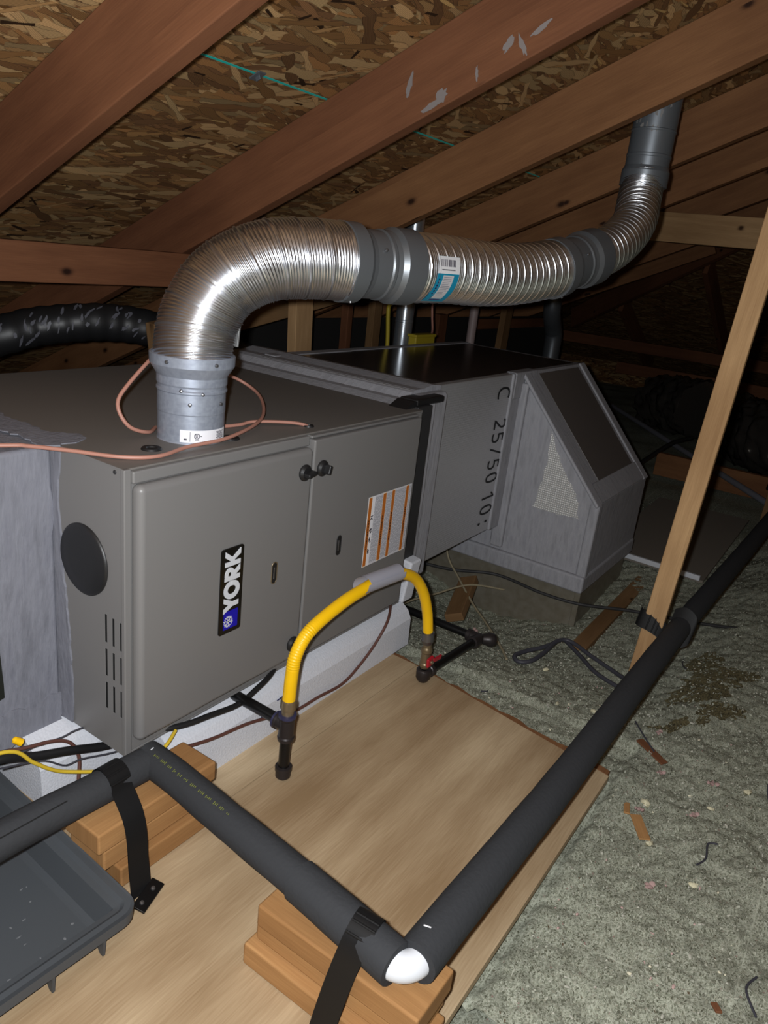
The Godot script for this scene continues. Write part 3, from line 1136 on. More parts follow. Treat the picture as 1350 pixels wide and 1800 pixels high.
func build_return_plenum() -> void:
	var p := thing("return_plenum", "grey mastic-coated sheet plenum joined to the furnace's left end", "duct")
	var m := MB.new()
	bx(m, Vector3(-1.3, 0.004, -0.708), Vector3(-0.002, 0.4985, -0.172), 0.008, Vector2.ZERO, 2)
	obj("box", m, M.mastic, p)
	var r := RandomNumberGenerator.new()
	r.seed = 77
	# mastic lapped on to the furnace's side
	var xf := Transform3D(Basis(Vector3(0, 0, 1), Vector3.UP, Vector3(-1, 0, 0)), Vector3(0.0, 0, 0))
	m = MB.new()
	prism(m, ragged(r, [Vector2(-0.2, 0.0), Vector2(-0.139, 0.002), Vector2(-0.136, 0.08), Vector2(-0.143, 0.2), Vector2(-0.152, 0.3), Vector2(-0.16, 0.42), Vector2(-0.150, 0.498), Vector2(-0.2, 0.5)], 0.012, 0.002), 0.0035, xf)
	obj("mastic_seam", m, M.mastic, p)
	# and on to its top
	m = MB.new()
	var tf := Transform3D(Basis(Vector3.RIGHT, Vector3(0, 0, -1), Vector3.UP), Vector3(0, 0.5015, 0))
	prism(m, ragged(r, [Vector2(-0.02, 0.165), Vector2(0.0, 0.152), Vector2(0.05, 0.165), Vector2(0.065, 0.2), Vector2(0.03, 0.24), Vector2(0.035, 0.4), Vector2(0.02, 0.7), Vector2(-0.02, 0.7)], 0.012, 0.006), 0.002, tf)
	obj("mastic_seam", m, M.mastic, p)
	# torn lower edge hanging over the foam
	m = MB.new()
	var bf := Transform3D(Basis.IDENTITY, Vector3(0, 0, -0.173))
	prism(m, ragged(r, [Vector2(-1.3, 0.03), Vector2(-0.30, 0.03), Vector2(-0.22, 0.0), Vector2(-0.12, -0.012), Vector2(-0.05, -0.016), Vector2(-0.002, -0.006), Vector2(-0.002, 0.05), Vector2(-1.3, 0.06)], 0.009, 0.006), 0.004, bf)
	obj("mastic_edge", m, M.mastic, p)
	# lumps of sealant on the face
	for d in [[-0.040, 0.455, 0.020, 0.026], [-0.013, 0.39, 0.010, 0.05], [-0.045, 0.040, 0.032, 0.014], [-0.075, 0.30, 0.018, 0.06]]:
		m = MB.new()
		lathe(m, [Vector2(0.001, 0.0045), Vector2(0.4, 0.0036), Vector2(0.75, 0.0016), Vector2(1.0, -0.0005)], Transform3D(Basis(Vector3(d[2], 0, 0), Vector3(0, 0, 1), Vector3(0, d[3], 0)), Vector3(d[0], d[1], -0.1722)), 28, false)
		obj("sealant_lump", m, M.mastic, p)
	m = MB.new()
	prism(m, PackedVector2Array([Vector2(-0.2, 0.06), Vector2(-0.103, 0.085), Vector2(-0.103, 0.11), Vector2(-0.108, 0.21), Vector2(-0.2, 0.23)]), 0.001, Transform3D(Basis.IDENTITY, Vector3(0, 0, -0.1722)))
	var dk := obj("uncoated_patch", m, mat(Color(0.12, 0.13, 0.11), 0.5), p)
	dk.set_meta("label", "dark uncoated patch")


# ---- supply duct at the right
func build_supply_duct() -> void:
	var s := thing("supply_duct", "grey foil-faced duct run with a sloped drop box at the furnace's right end", "duct")
	var m := MB.new()
	bx(m, Vector3(0.839, 0.02, -0.68), Vector3(0.905, 0.505, -0.014), 0.002)
	obj("collar", m, M.dark_metal, s)
	m = MB.new()
	bx(m, Vector3(0.9, 0.014, -0.585), Vector3(1.575, 0.53, -0.08), 0.004)
	var run := obj("duct_run", m, M.foil, s)
	m = MB.new()
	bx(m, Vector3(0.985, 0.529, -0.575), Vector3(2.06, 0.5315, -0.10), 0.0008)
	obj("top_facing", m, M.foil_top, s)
	# mastic band round the joint: front strip and the ridge over the top
	m = MB.new()
	bx(m, Vector3(0.893, 0.006, -0.10), Vector3(1.035, 0.522, -0.045), 0.012, Vector2.ZERO, 2)
	bx(m, Vector3(0.905, 0.002, -0.06), Vector3(0.962, 0.519, -0.034), 0.012, Vector2.ZERO, 2)
	var rp := PackedVector2Array([Vector2(0.822, 0.5022), Vector2(0.852, 0.511), Vector2(0.875, 0.512), Vector2(0.893, 0.526), Vector2(0.91, 0.531), Vector2(0.945, 0.5305), Vector2(0.99, 0.538), Vector2(1.035, 0.5325), Vector2(1.035, 0.51), Vector2(0.83, 0.495)])
	prism(m, rp, 0.63, Transform3D(Basis.IDENTITY, Vector3(0, 0, -0.70)))
	bx(m, Vector3(0.93, 0.51, -0.60), Vector3(1.3, 0.534, -0.555), 0.006)
	bx(m, Vector3(1.25, 0.515, -0.60), Vector3(2.1, 0.534, -0.56), 0.006)
	obj("mastic_joint", m, M.mastic_far_lit, s)
	m = MB.new()
	bx(m, Vector3(0.845, 0.5035, -0.075), Vector3(0.975, 0.521, -0.022), 0.005)  # black block stands in for the dark open end of the ridge
	prism(m, PackedVector2Array([Vector2(0.80, 0.5025), Vector2(0.85, 0.5025), Vector2(0.85, 0.517), Vector2(0.835, 0.517)]), 0.05, Transform3D(Basis.IDENTITY, Vector3(0, 0, -0.074)))
	obj("dark_end_block", m, M.black, s).set_meta("label", "black block in place of the dark open end of the ridge")
	# drop box: outline in (z, y), extruded along x
	var out := PackedVector2Array([Vector2(-0.585, -0.12), Vector2(0.244, -0.118), Vector2(0.240, 0.168), Vector2(-0.08, 0.53), Vector2(-0.585, 0.53)])
	m = MB.new()
	prism(m, out, 0.53, Transform3D(Basis(Vector3(0, 0, 1), Vector3.UP, Vector3(-1, 0, 0)), Vector3(2.1, 0, 0)))
	var drop := obj("drop_box", m, M.mastic_far_lit, s)
	# foil facing on the slope, and mastic beads along its edges
	var e := Vector3(0, 0.168 - 0.53, 0.32).normalized()
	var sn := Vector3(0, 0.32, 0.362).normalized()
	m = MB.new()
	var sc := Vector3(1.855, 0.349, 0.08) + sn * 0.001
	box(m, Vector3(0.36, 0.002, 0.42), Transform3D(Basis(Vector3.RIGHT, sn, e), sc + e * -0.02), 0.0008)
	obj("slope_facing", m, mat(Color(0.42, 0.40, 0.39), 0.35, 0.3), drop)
	m = MB.new()
	for x in [1.585, 2.085]:
		box(m, Vector3(0.05, 0.012, 0.49), Transform3D(Basis(Vector3.RIGHT, sn, e), Vector3(x, 0.349, 0.08)), 0.006, Vector2.ZERO, 2)
	box(m, Vector3(0.52, 0.008, 0.07), Transform3D(Basis(Vector3.RIGHT, sn, e), Vector3(1.835, 0.349, 0.08) + e * 0.205), 0.004)
	bx(m, Vector3(1.565, -0.119, 0.215), Vector3(1.60, 0.172, 0.248), 0.008, Vector2.ZERO, 2)
	bx(m, Vector3(1.555, -0.128, -0.59), Vector3(2.1, -0.07, 0.25), 0.008)
	bx(m, Vector3(1.555, -0.06, -0.095), Vector3(1.575, 0.5, -0.05), 0.007, Vector2.ZERO, 2)
	bx(m, Vector3(1.49, 0.012, -0.10), Vector3(1.575, 0.532, -0.073), 0.006)
	bx(m, Vector3(1.50, 0.45, -0.11), Vector3(1.665, 0.5345, -0.07), 0.006)
	obj("mastic_bead", m, M.mastic_far_lit, drop)
	# bare foil triangle left between the mastic coats
	var r := RandomNumberGenerator.new()
	r.seed = 4
	m = MB.new()
	var side := Transform3D(Basis(Vector3(0, 0, 1), Vector3.UP, Vector3(-1, 0, 0)), Vector3(1.570, 0, 0))
	prism(m, ragged(r, [Vector2(0.030, 0.112), Vector2(0.120, 0.106), Vector2(0.190, 0.112), Vector2(0.165, 0.19), Vector2(0.115, 0.25), Vector2(0.07, 0.32), Vector2(0.046, 0.375), Vector2(0.05, 0.25)], 0.015, 0.004), 0.0012, side)
	obj("bare_foil", m, M.foil_bare, drop).set_meta("label", "bright bare foil triangle")
	# stencilled figures on the run, reading downwards
	text_on("25/50", Vector3(1.452, 0.290, -0.079), 0.084, run)
	text_on("10:", Vector3(1.448, 0.095, -0.079), 0.084, run)
	text_on("C", Vector3(1.445, 0.477, -0.079), 0.088, run)
	# sheet metal boot that goes down into the insulation
	m = MB.new()
	bx(m, Vector3(1.59, -0.33, -0.5), Vector3(2.07, -0.11, 0.236), 0.003)
	bx(m, Vector3(1.584, -0.32, 0.222), Vector3(1.604, -0.11, 0.241), 0.002)
	obj("sheet_metal_boot", m, M.boot, s).set_meta("label", "dull bare sheet metal boot")


func text_on(words: String, at: Vector3, height: float, parent: Node) -> void:
	# one mesh per character, set one below the other
	var f := SystemFont.new()
	f.font_names = PackedStringArray(["Droid Sans Mono"])
	for i in words.length():
		var t := TextMesh.new()
		t.font = f
		t.text = words[i]
		t.font_size = 64
		t.pixel_size = height / 48.0
		t.depth = 0.0006
		t.curve_step = 2.0
		var o := MeshInstance3D.new()
		o.name = "stencilled_character"
		o.mesh = t
		o.material_override = M.print_ink
		o.transform = Transform3D(Basis(Vector3.DOWN * 0.62, Vector3.RIGHT, Vector3(0, 0, 1)), at + Vector3.DOWN * (i - (words.length() - 1) * 0.5) * height * 0.52)
		parent.add_child(o, true)


# ---- vent pipe
func build_vent() -> void:
	var v := thing("vent_pipe", "shiny ribbed metal vent pipe rising from the furnace top and bending up to the roof", "vent pipe")
	var base := Vector3(0.212, 0.5, -0.094)
	var m := MB.new()
	lathe(m, [Vector2(0.0585, 0.0), Vector2(0.0565, 0.004), Vector2(0.0565, 0.050), Vector2(0.0572, 0.052), Vector2(0.0572, 0.085), Vector2(0.0592, 0.087), Vector2(0.0592, 0.090), Vector2(0.0575, 0.092), Vector2(0.0575, 0.096), Vector2(0.059, 0.099), Vector2(0.059, 0.112), Vector2(0.0705, 0.130), Vector2(0.0712, 0.146), Vector2(0.070, 0.147), Vector2(0.062, 0.146)], Transform3D(Basis.IDENTITY, base), 64)
	var col := obj("base_collar", m, M.galv, v)
	for k in 6:
		var a: float = [2.6, 2.0, 2.35, 1.35, 2.9, 1.75][k]
		var y: float = [0.092, 0.088, 0.07, 0.07, 0.138, 0.138][k]
		var rr := 0.058 if y < 0.12 else 0.071
		var d := Vector3(cos(a), 0, sin(a))
		m = MB.new()
		lathe(m, [Vector2(0, 0.004), Vector2(0.0028, 0.003), Vector2(0.0034, 0)], along(base + Vector3(0, y, 0) + d * rr, base + Vector3(0, y, 0) + d * (rr + 1)), 8)
		obj("screw", m, M.steel, col)
	# white paper sticker wrapped round the foot
	m = MB.new()
	for k in 20:
		for e in 2:
			var a0 := 1.0 + 1.62 * k / 20.0
			var a1 := 1.0 + 1.62 * (k + 1) / 20.0
			var q := []
			var uv := []
			for c in [[a0, 0.0], [a1, 0.0], [a1, 1.0], [a0, 1.0]]:
				q.append(base + Vector3(cos(c[0]) * 0.0575, 0.006 + 0.021 * c[1], sin(c[0]) * 0.0575))
				uv.append(Vector2(1.0 - (c[0] - 1.0) / 1.62, 1.0 - c[1]))
			var am := (a0 + a1) * 0.5
			if e == 0: m.flat(q, Vector3(cos(am), 0, sin(am)), uv)
	var stm := mat(Color.WHITE, 0.5)
	stm.albedo_texture = sticker_tex()
	obj("sticker", m, stm, col).set_meta("label", "white certification sticker")
	# flexible pieces
	flex(v, [Vector3(0.212, 0.626, -0.095), Vector3(0.221, 0.672, -0.100), Vector3(0.234, 0.715, -0.097), Vector3(0.262, 0.768, -0.075), Vector3(0.310, 0.806, -0.028), Vector3(0.378, 0.817, 0.018), Vector3(0.425, 0.817, 0.043)], 0.0655, 8.0)
	flex(v, [Vector3(0.545, 0.819, 0.092), Vector3(0.654, 0.822, 0.113), Vector3(0.771, 0.821, 0.139), Vector3(0.901, 0.829, 0.161), Vector3(1.015, 0.848, 0.187)], 0.0620, 5.0)
	flex(v, [Vector3(1.150, 0.880, 0.216), Vector3(1.255, 0.918, 0.234), Vector3(1.375, 0.978, 0.232), Vector3(1.452, 1.048, 0.210), Vector3(1.475, 1.11, 0.204)], 0.0545, 4.0)
	# couplings between them
	coupling(v, Vector3(0.418, 0.817, 0.040), Vector3(0.556, 0.819, 0.094), 0.066)
	coupling(v, Vector3(1.005, 0.845, 0.185), Vector3(1.162, 0.885, 0.219), 0.064)
	# collar that goes up through the roof
	m = MB.new()
	lathe(m, [Vector2(0.055, -0.03), Vector2(0.061, -0.028), Vector2(0.061, 0.008), Vector2(0.0555, 0.02), Vector2(0.0555, 0.04), Vector2(0.057, 0.042), Vector2(0.057, 0.047), Vector2(0.0555, 0.049), Vector2(0.0555, 0.10), Vector2(0.057, 0.102), Vector2(0.057, 0.105), Vector2(0.0555, 0.107), Vector2(0.0555, 0.42)], Transform3D(Basis.IDENTITY, Vector3(1.478, 1.105, 0.204)), 48)
	var rc := obj("roof_collar", m, M.galv_dark, v)
	m = MB.new()
	var r := RandomNumberGenerator.new()
	r.seed = 31
	for k in 14:
		var a := PI + r.randf_range(-0.9, 0.6)
		var d := Vector3(cos(a), 0, sin(a))
		var y := 1.20 + r.randf() * 0.08
		prism(m, blob(r, 9, r.randf_range(0.004, 0.01), r.randf_range(0.004, 0.012), 0.35), 0.0015, frame(Vector3(1.478, y, 0.204) + d * 0.0553, Vector3(-d.z, 0, d.x), Vector3.UP))
	obj("sealant_spot", m, mat(Color(0.45, 0.44, 0.43), 0.6), rc)
	# product label on the middle piece
	m = MB.new()
	var c := Vector3(0.600, 0.8205, 0.1025)
	var ax := Vector3(0.108, 0.001, 0.023).normalized()
	var up := (Vector3.UP - ax * ax.y).normalized()
	var outw := ax.cross(up)
	if outw.z < 0: outw = -outw
	for k in 14:
		var q := []
		var uv := []
		for cc in [[0, 0], [1, 0], [1, 1], [0, 1]]:
			var a: float = 0.42 - 1.5 * (k + cc[1]) / 14.0
			q.append(c + ax * (0.058 * (cc[0] - 0.5) - 0.004 * (k + cc[1]) / 14.0) + (outw * cos(a) + up * sin(a)) * 0.0640)
			uv.append(Vector2(cc[0], (k + cc[1]) / 14.0))
		var am := 0.42 - 1.5 * (k + 0.5) / 14.0
		m.flat(q, outw * cos(am) + up * sin(am), uv)
	var pm := mat(Color.WHITE, 0.45)
	pm.albedo_texture = product_tex()
	obj("product_label", m, pm, v).set_meta("label", "white and teal product label")
	# barcode tag on the inside of the first bend
	m = MB.new()
	box(m, Vector3(0.004, 0.05, 0.012), Transform3D(Basis(Vector3.BACK, -0.1), Vector3(0.285, 0.684, -0.066)), 0.001)
	obj("end_tag", m, mat(Color(0.5, 0.5, 0.5), 0.5, 0.3), v)


func flex(parent: Node, pts: Array, rad: float, ribs: float) -> void:
	var m := MB.new()
	var p := 0.0047
	var lead := p * ribs
	var f := func(s: float, a: float) -> float:
		var q := s - lead * a / TAU
		var r := rad + 0.0008 * sin(TAU * q / p)
		var w := fposmod(q, lead) / lead
		if w < 0.9 / ribs: r += (0.0017 if ribs > 6.0 else 0.0013) * sin(PI * w * ribs / 0.9)
		elif w < 1.4 / ribs: r -= 0.0009
		return r
	tube(m, curve(pts, 0.0009), f, 44, false)
	obj("flexible_section", m, M.alu, parent)


func coupling(parent: Node, a: Vector3, b: Vector3, r: float) -> void:
	var m := MB.new()
	var l := a.distance_to(b)
	lathe(m, [Vector2(r - 0.006, -0.001), Vector2(r + 0.002, 0.0), Vector2(r + 0.002, l * 0.18), Vector2(r - 0.005, l * 0.24), Vector2(r - 0.007, l * 0.30), Vector2(r - 0.007, l * 0.50), Vector2(r - 0.0045, l * 0.52), Vector2(r - 0.0045, l * 0.56), Vector2(r - 0.007, l * 0.58), Vector2(r - 0.005, l * 0.64), Vector2(r + 0.001, l * 0.70), Vector2(r + 0.001, l * 0.98), Vector2(r - 0.006, l)], along(a, b), 56)
	var o := obj("coupling", m, M.galv_mid, parent)
	for k in 3:
		var xf := along(a, b)
		var ang: float = [0.6, 1.9, 3.6][k]
		var d := (xf.basis * Vector3(cos(ang), 0, sin(ang))).normalized()
		m = MB.new()
		var c := a + (b - a) * (0.1 if k % 2 else 0.4)
		lathe(m, [Vector2(0, 0.004), Vector2(0.0028, 0.003), Vector2(0.0034, 0)], along(c + d * (r - 0.006 if k % 2 == 0 else r + 0.001), c + d), 8)
		obj("screw", m, M.steel, o)


func sticker_tex() -> ImageTexture:
	var im := Image.create(192, 44, false, Image.FORMAT_RGBA8)
	im.fill(Color(0.90, 0.90, 0.92))
	var ink := Color(0.25, 0.25, 0.28)
	# a small round mark with two strokes, and lines of print
	for k in 120:
		var a := TAU * k / 120
		im.fill_rect(Rect2i(int(58 + cos(a) * 9), int(20 + sin(a) * 9), 2, 2), ink)
	for k in 10:
		im.fill_rect(Rect2i(54, 14 + k, 2, 1), ink); im.fill_rect(Rect2i(59, 14 + k, 2, 1), ink)
	im.fill_rect(Rect2i(54, 23, 7, 2), ink)
	im.fill_rect(Rect2i(52, 33, 14, 2), ink)
	im.fill_rect(Rect2i(70, 20, 6, 2), ink)
	im.fill_rect(Rect2i(34, 6, 2, 34), Color(0.5, 0.5, 0.52))
	im.fill_rect(Rect2i(14, 30, 10, 6), ink)
	for k in 7:
		im.fill_rect(Rect2i(132 + (k * 13) % 9, 8 + k * 4, 48 - (k * 17) % 19, 2), ink)
	return ImageTexture.create_from_image(im)


func product_tex() -> ImageTexture:
	var r := RandomNumberGenerator.new()
	r.seed = 2
	var im := Image.create(128, 200, false, Image.FORMAT_RGBA8)
	im.fill(Color(0.82, 0.82, 0.83))
	var x := 12
	while x < 100:
		var w := r.randi_range(1, 4)
		im.fill_rect(Rect2i(x, 12, w, 26), Color(0.15, 0.13, 0.2))
		x += w + r.randi_range(1, 4)
	im.fill_rect(Rect2i(20, 48, 80, 4), Color(0.4, 0.4, 0.42))
	im.fill_rect(Rect2i(0, 64, 128, 136), Color(0.06, 0.48, 0.60))
	im.fill_rect(Rect2i(34, 70, 64, 108), Color(0.72, 0.71, 0.72))
	for k in 12:
		im.fill_rect(Rect2i(40, 76 + k * 7, r.randi_range(30, 52), 3), Color(0.5, 0.5, 0.53))
	im.fill_rect(Rect2i(34, 180, 60, 10), Color(0.2, 0.22, 0.4))
	for k in 6:
		im.fill_rect(Rect2i(12, 84 + k * 12, 9, 7), Color(0.02, 0.12, 0.3))
	return ImageTexture.create_from_image(im)


# ---- condensate drain in black pipe insulation
func build_drain_pipe() -> void:
	var d := thing("drain_pipe", "long black foam-insulated drain pipe with a bare white elbow at its corner", "pipe")
	var y := 0.0215
	var r := 0.0265
	var wob := noise(81, 3.0, 2)
	var rad := func(s: float, a: float) -> float:
		return r + 0.0009 * wob.get_noise_2d(s * 3.0, a)
	var m := MB.new()
	tube(m, curve([Vector3(-1.3, y - 0.016, 0.025), Vector3(-0.6, y - 0.004, 0.036), Vector3(-0.223, y, 0.047), Vector3(-0.12, y, 0.054), Vector3(-0.008, y, 0.060)], 0.02), rad, 32)
	var s1 := obj("insulation_sleeve", m, M.rubber, d)
	# the slit along its top
	m = MB.new()
	tube(m, curve([Vector3(-0.6, y + 0.018, 0.0555), Vector3(-0.40, y + 0.021, 0.0575), Vector3(-0.26, y + 0.0205, 0.0633), Vector3(-0.15, y + 0.022, 0.0675)], 0.02), 0.0010, 6)
	obj("slit", m, M.void_black, s1)
	m = MB.new()
	tube(m, curve([Vector3(0.008, y, 0.048), Vector3(0.005, y, 0.12), Vector3(-0.008, y, 0.25), Vector3(-0.025, y + 0.001, 0.42)], 0.02), rad, 32)
	var s2 := obj("insulation_sleeve", m, M.rubber, d)
	m = MB.new()
	var rad2 := func(s: float, a: float) -> float:
		return r + 0.0022 + 0.0009 * wob.get_noise_2d(s * 3.0 + 5.0, a)
	tube(m, curve([Vector3(-0.024, y + 0.001, 0.405), Vector3(-0.034, y + 0.001, 0.49), Vector3(-0.0445, y + 0.001, 0.578)], 0.01), rad2, 32)
	obj("insulation_sleeve", m, M.rubber, d)
	m = MB.new()
	var rad3 := func(s: float, a: float) -> float:
		return r + 0.0025 - 0.002 * minf(s / 1.2, 1.0) + 0.0009 * wob.get_noise_2d(s * 3.0 + 9.0, a)
	tube(m, curve([Vector3(-0.026, y, 0.594), Vector3(0.2, y + 0.001, 0.600), Vector3(0.46, y + 0.002, 0.606), Vector3(1.2, y + 0.004, 0.611), Vector3(2.1, y + 0.01, 0.638), Vector3(3.4, y + 0.03, 0.672)], 0.03), rad3, 32)
	var s3 := obj("insulation_sleeve", m, M.rubber, d)
	# bare elbow
	m = MB.new()
	var el := PackedVector3Array()
	for k in 13:
		var a := PI / 2 * k / 12
		el.append(Vector3(-0.0465 + 0.028 * (1.0 - cos(a)), y, 0.568 + 0.028 * sin(a)))
	tube(m, el, 0.0188, 28)
	var eb := obj("elbow", m, M.white, d)
	eb.set_meta("label", "bare white plastic elbow")
	# faint yellow-green print along the second piece: rows of small strokes that follow the pipe
	m = MB.new()
	var rr := RandomNumberGenerator.new()
	rr.seed = 55
	var z := 0.080
	while z < 0.27:
		var cx := 0.0065 - 0.0145 * (z - 0.08) / 0.17
		var len := rr.randf_range(0.006, 0.016)
		var n := int(len / 0.0032)
		for k in n:
			var a := 1.95
			var p := Vector3(cx + cos(a) * (r + 0.0011), y + sin(a) * (r + 0.0011), z + k * 0.0032)
			box(m, Vector3(rr.randf_range(0.002, 0.0055), 0.0004, 0.0012), Transform3D(Basis(Vector3.BACK, a - PI / 2), p), 0.0001)
		z += len + 0.004
	var pr := obj("print", m, M.print_yellow, s2)
	pr.set_meta("label", "faint yellow-green print")
	pr.set_meta("kind", "stuff")
	m = MB.new()
	box(m, Vector3(0.006, 0.0006, 0.002), Transform3D(Basis(Vector3.BACK, 0.3), Vector3(0.003, y + 0.0268, 0.066)), 0.0002)
	obj("scuff", m, M.white, s2)
	m = MB.new()
	box(m, Vector3(0.0022, 0.0006, 0.010), Transform3D(Basis(Vector3.UP, 0.3), Vector3(0.004, y + 0.0288, 0.589)), 0.0002)
	obj("scuff", m, M.paper, s3)
	# straps
	strap("pipe_strap", "black strap over the pipe at the furnace corner, screwed down beside the grey pan", [Vector3(-0.064, 0.010, 0.026), Vector3(-0.065, 0.036, 0.032), Vector3(-0.066, 0.0495, 0.052), Vector3(-0.067, 0.043, 0.075), Vector3(-0.068, 0.022, 0.0845), Vector3(-0.069, 0.006, 0.099), Vector3(-0.071, -0.011, 0.1145), Vector3(-0.075, -0.04, 0.128), Vector3(-0.080, -0.08, 0.138), Vector3(-0.087, PLY + 0.003, 0.154)], Vector3(1, 0, 0), 0.036, true)
	strap("pipe_strap", "black strap hanging from the pipe beside the white elbow, past the block stack", [Vector3(-0.010, 0.012, 0.520), Vector3(-0.018, 0.042, 0.522), Vector3(-0.038, 0.0525, 0.526), Vector3(-0.058, 0.043, 0.527), Vector3(-0.0685, 0.022, 0.525), Vector3(-0.0735, -0.008, 0.520), Vector3(-0.080, -0.05, 0.514), Vector3(-0.088, PLY + 0.003, 0.505)], Vector3(0.05, 0, 1), 0.036, false)


func strap(called: String, label: String, pts: Array, across: Vector3, wide: float, foot: bool) -> void:
	var t := thing(called, label, "strap", "black pipe straps")
	var m := MB.new()
	var path := curve(pts, 0.005)
	across = across.normalized()
	var n := path.size()
	for e in 2:
		var first := m.v.size()
		for i in n:
			var tg := (path[mini(i + 1, n - 1)] - path[maxi(i - 1, 0)]).normalized()
			var nn := tg.cross(across).normalized() * (1.0 if e else -1.0)
			for k in 2:
				m.put(path[i] + across * wide * (k - 0.5) + nn * 0.001, nn, Vector2(i * 0.005, k * wide))
		for i in n - 1:
			m.quad(first + i * 2, first + i * 2 + 1, first + i * 2 + 3, first + i * 2 + 2)
	obj("band", m, M.tape, t)
	m = MB.new()
	# wrinkles where the band is drawn tight over the pipe
	for k in 3:
		var i := int(n * (0.22 + 0.05 * k))
		tube(m, PackedVector3Array([path[i] - across * wide * 0.46, path[i] + across * wide * 0.05, path[i] + across * wide * 0.47]), 0.0022, 6)
	obj("wrinkle", m, M.tape, t)
	if foot:
		m = MB.new()
		var q: Vector3 = pts[pts.size() - 1]
		box(m, Vector3(0.058, 0.004, 0.022), Transform3D(Basis(Vector3.UP, 0.35) * Basis(Vector3.RIGHT, 0.25), q + Vector3(0.002, 0.004, 0.013)), 0.001)
		var ft := obj("foot", m, M.black_pipe, t)
		for k in 2:
			m = MB.new()
			lathe(m, [Vector2(0, 0.004), Vector2(0.003, 0.0032), Vector2(0.0042, 0)], Transform3D(Basis(Vector3.RIGHT, 0.25), q + Vector3(-0.014 + 0.028 * k, 0.005, 0.018 - 0.009 * k)), 10)
			obj("screw", m, M.steel, ft)


# ---- grey drain pan
func ring_pts(x0: float, x1: float, z0: float, z1: float, inset: float, rad: float) -> PackedVector2Array:
	var r := maxf(0.003, rad - inset)
	var p := PackedVector2Array()
	for c in [[x1 - inset - r, z1 - inset - r, 0.0], [x0 + inset + r, z1 - inset - r, PI / 2], [x0 + inset + r, z0 + inset + r, PI], [x1 - inset - r, z0 + inset + r, PI * 1.5]]:
		for k in 6:
			var a: float = c[2] + PI / 2 * k / 5
			p.append(Vector2(c[0] + cos(a) * r, c[1] + sin(a) * r))
	return p


func build_pan() -> void:
	var t := thing("drain_pan", "dark grey plastic drain pan on the plywood at the lower left", "pan", "", Vector3(-0.13, 0, 0.207))
	t.rotation.y = -0.055
	var m := MB.new()
	var prof := [Vector2(0.0, -0.092), Vector2(-0.0015, -0.074), Vector2(0.003, -0.072), Vector2(0.012, -0.0725), Vector2(0.018, -0.077), Vector2(0.027, -0.079), Vector2(0.040, -0.112), Vector2(0.046, -0.1165), Vector2(0.052, -0.1175)]
	var rows := []
	for q in prof:
		rows.append(ring_pts(-0.82, 0.0, -0.62, 0.0, q.x, 0.028))
	var n: int = rows[0].size()
	for i in rows.size() - 1:
		var d: Vector2 = prof[i + 1] - prof[i]
		var first := m.v.size()
		for e in 2:
			for k in n + 1:
				var p: Vector2 = rows[i + e][k % n]
				var c := Vector2(p.x + 0.41, p.y + 0.31)
				var o2: Vector2 = (rows[i][(k + 1) % n] - rows[i][(k + n - 1) % n]).normalized()
				var outw := Vector2(o2.y, -o2.x)
				if outw.dot(c) < 0: outw = -outw
				var nn := Vector3(outw.x * d.y * -1.0, 0, outw.y * d.y * -1.0) + Vector3(0, d.x, 0)
				if d.x <= 0.0: nn = Vector3(outw.x, 0, outw.y)
				elif d.y < 0.0: nn = Vector3(outw.x * d.y, d.x, outw.y * d.y)
				m.put(Vector3(p.x, prof[i + e].y, p.y), nn.normalized(), p)
		for k in n:
			m.quad(first + k, first + k + 1, first + n + 2 + k, first + n + 1 + k)
	obj("rim_and_walls", m, M.pan, t)
	m = MB.new()
	bx(m, Vector3(-0.78, -0.1235, -0.58), Vector3(-0.04, -0.1172, -0.04), 0.001)
	bx(m, Vector3(-0.5, -0.118, -0.56), Vector3(-0.49, -0.1155, -0.06), 0.001)
	var fl := obj("pan_floor", m, M.pan, t)
	var r := RandomNumberGenerator.new()
	r.seed = 12
	m = MB.new()
	for k in 26:
		prism(m, blob(r, 8, r.randf_range(0.0008, 0.003), r.randf_range(0.0008, 0.0025), 0.4), 0.0003, Transform3D(Basis(Vector3.RIGHT, -PI / 2), Vector3(r.randf_range(-0.22, -0.06), -0.1172, r.randf_range(-0.2, -0.05))))
	var sp := obj("paint_fleck", m, mat(Color(0.42, 0.43, 0.44), 0.6), fl)
	sp.set_meta("kind", "stuff")
	for k in 6:
		m = MB.new()
		prism(m, PackedVector2Array([Vector2(-0.002, -0.088), Vector2(-0.005, -0.1235), Vector2(-0.012, -0.1235), Vector2(-0.035, -0.094)]), 0.004, Transform3D(Basis(Vector3(0, 0, 1), Vector3.UP, Vector3(-1, 0, 0)), Vector3(-0.055 - 0.074 * k, 0, 0)))
		obj("rib", m, M.pan, t)


# ---- gas piping
func nut(m: MB, a: Vector3, b: Vector3, r: float, sides := 6) -> void:
	lathe(m, [Vector2(r * 0.7, 0), Vector2(r, 0.001), Vector2(r, a.distance_to(b) - 0.001), Vector2(r * 0.7, a.distance_to(b))], along(a, b), sides)


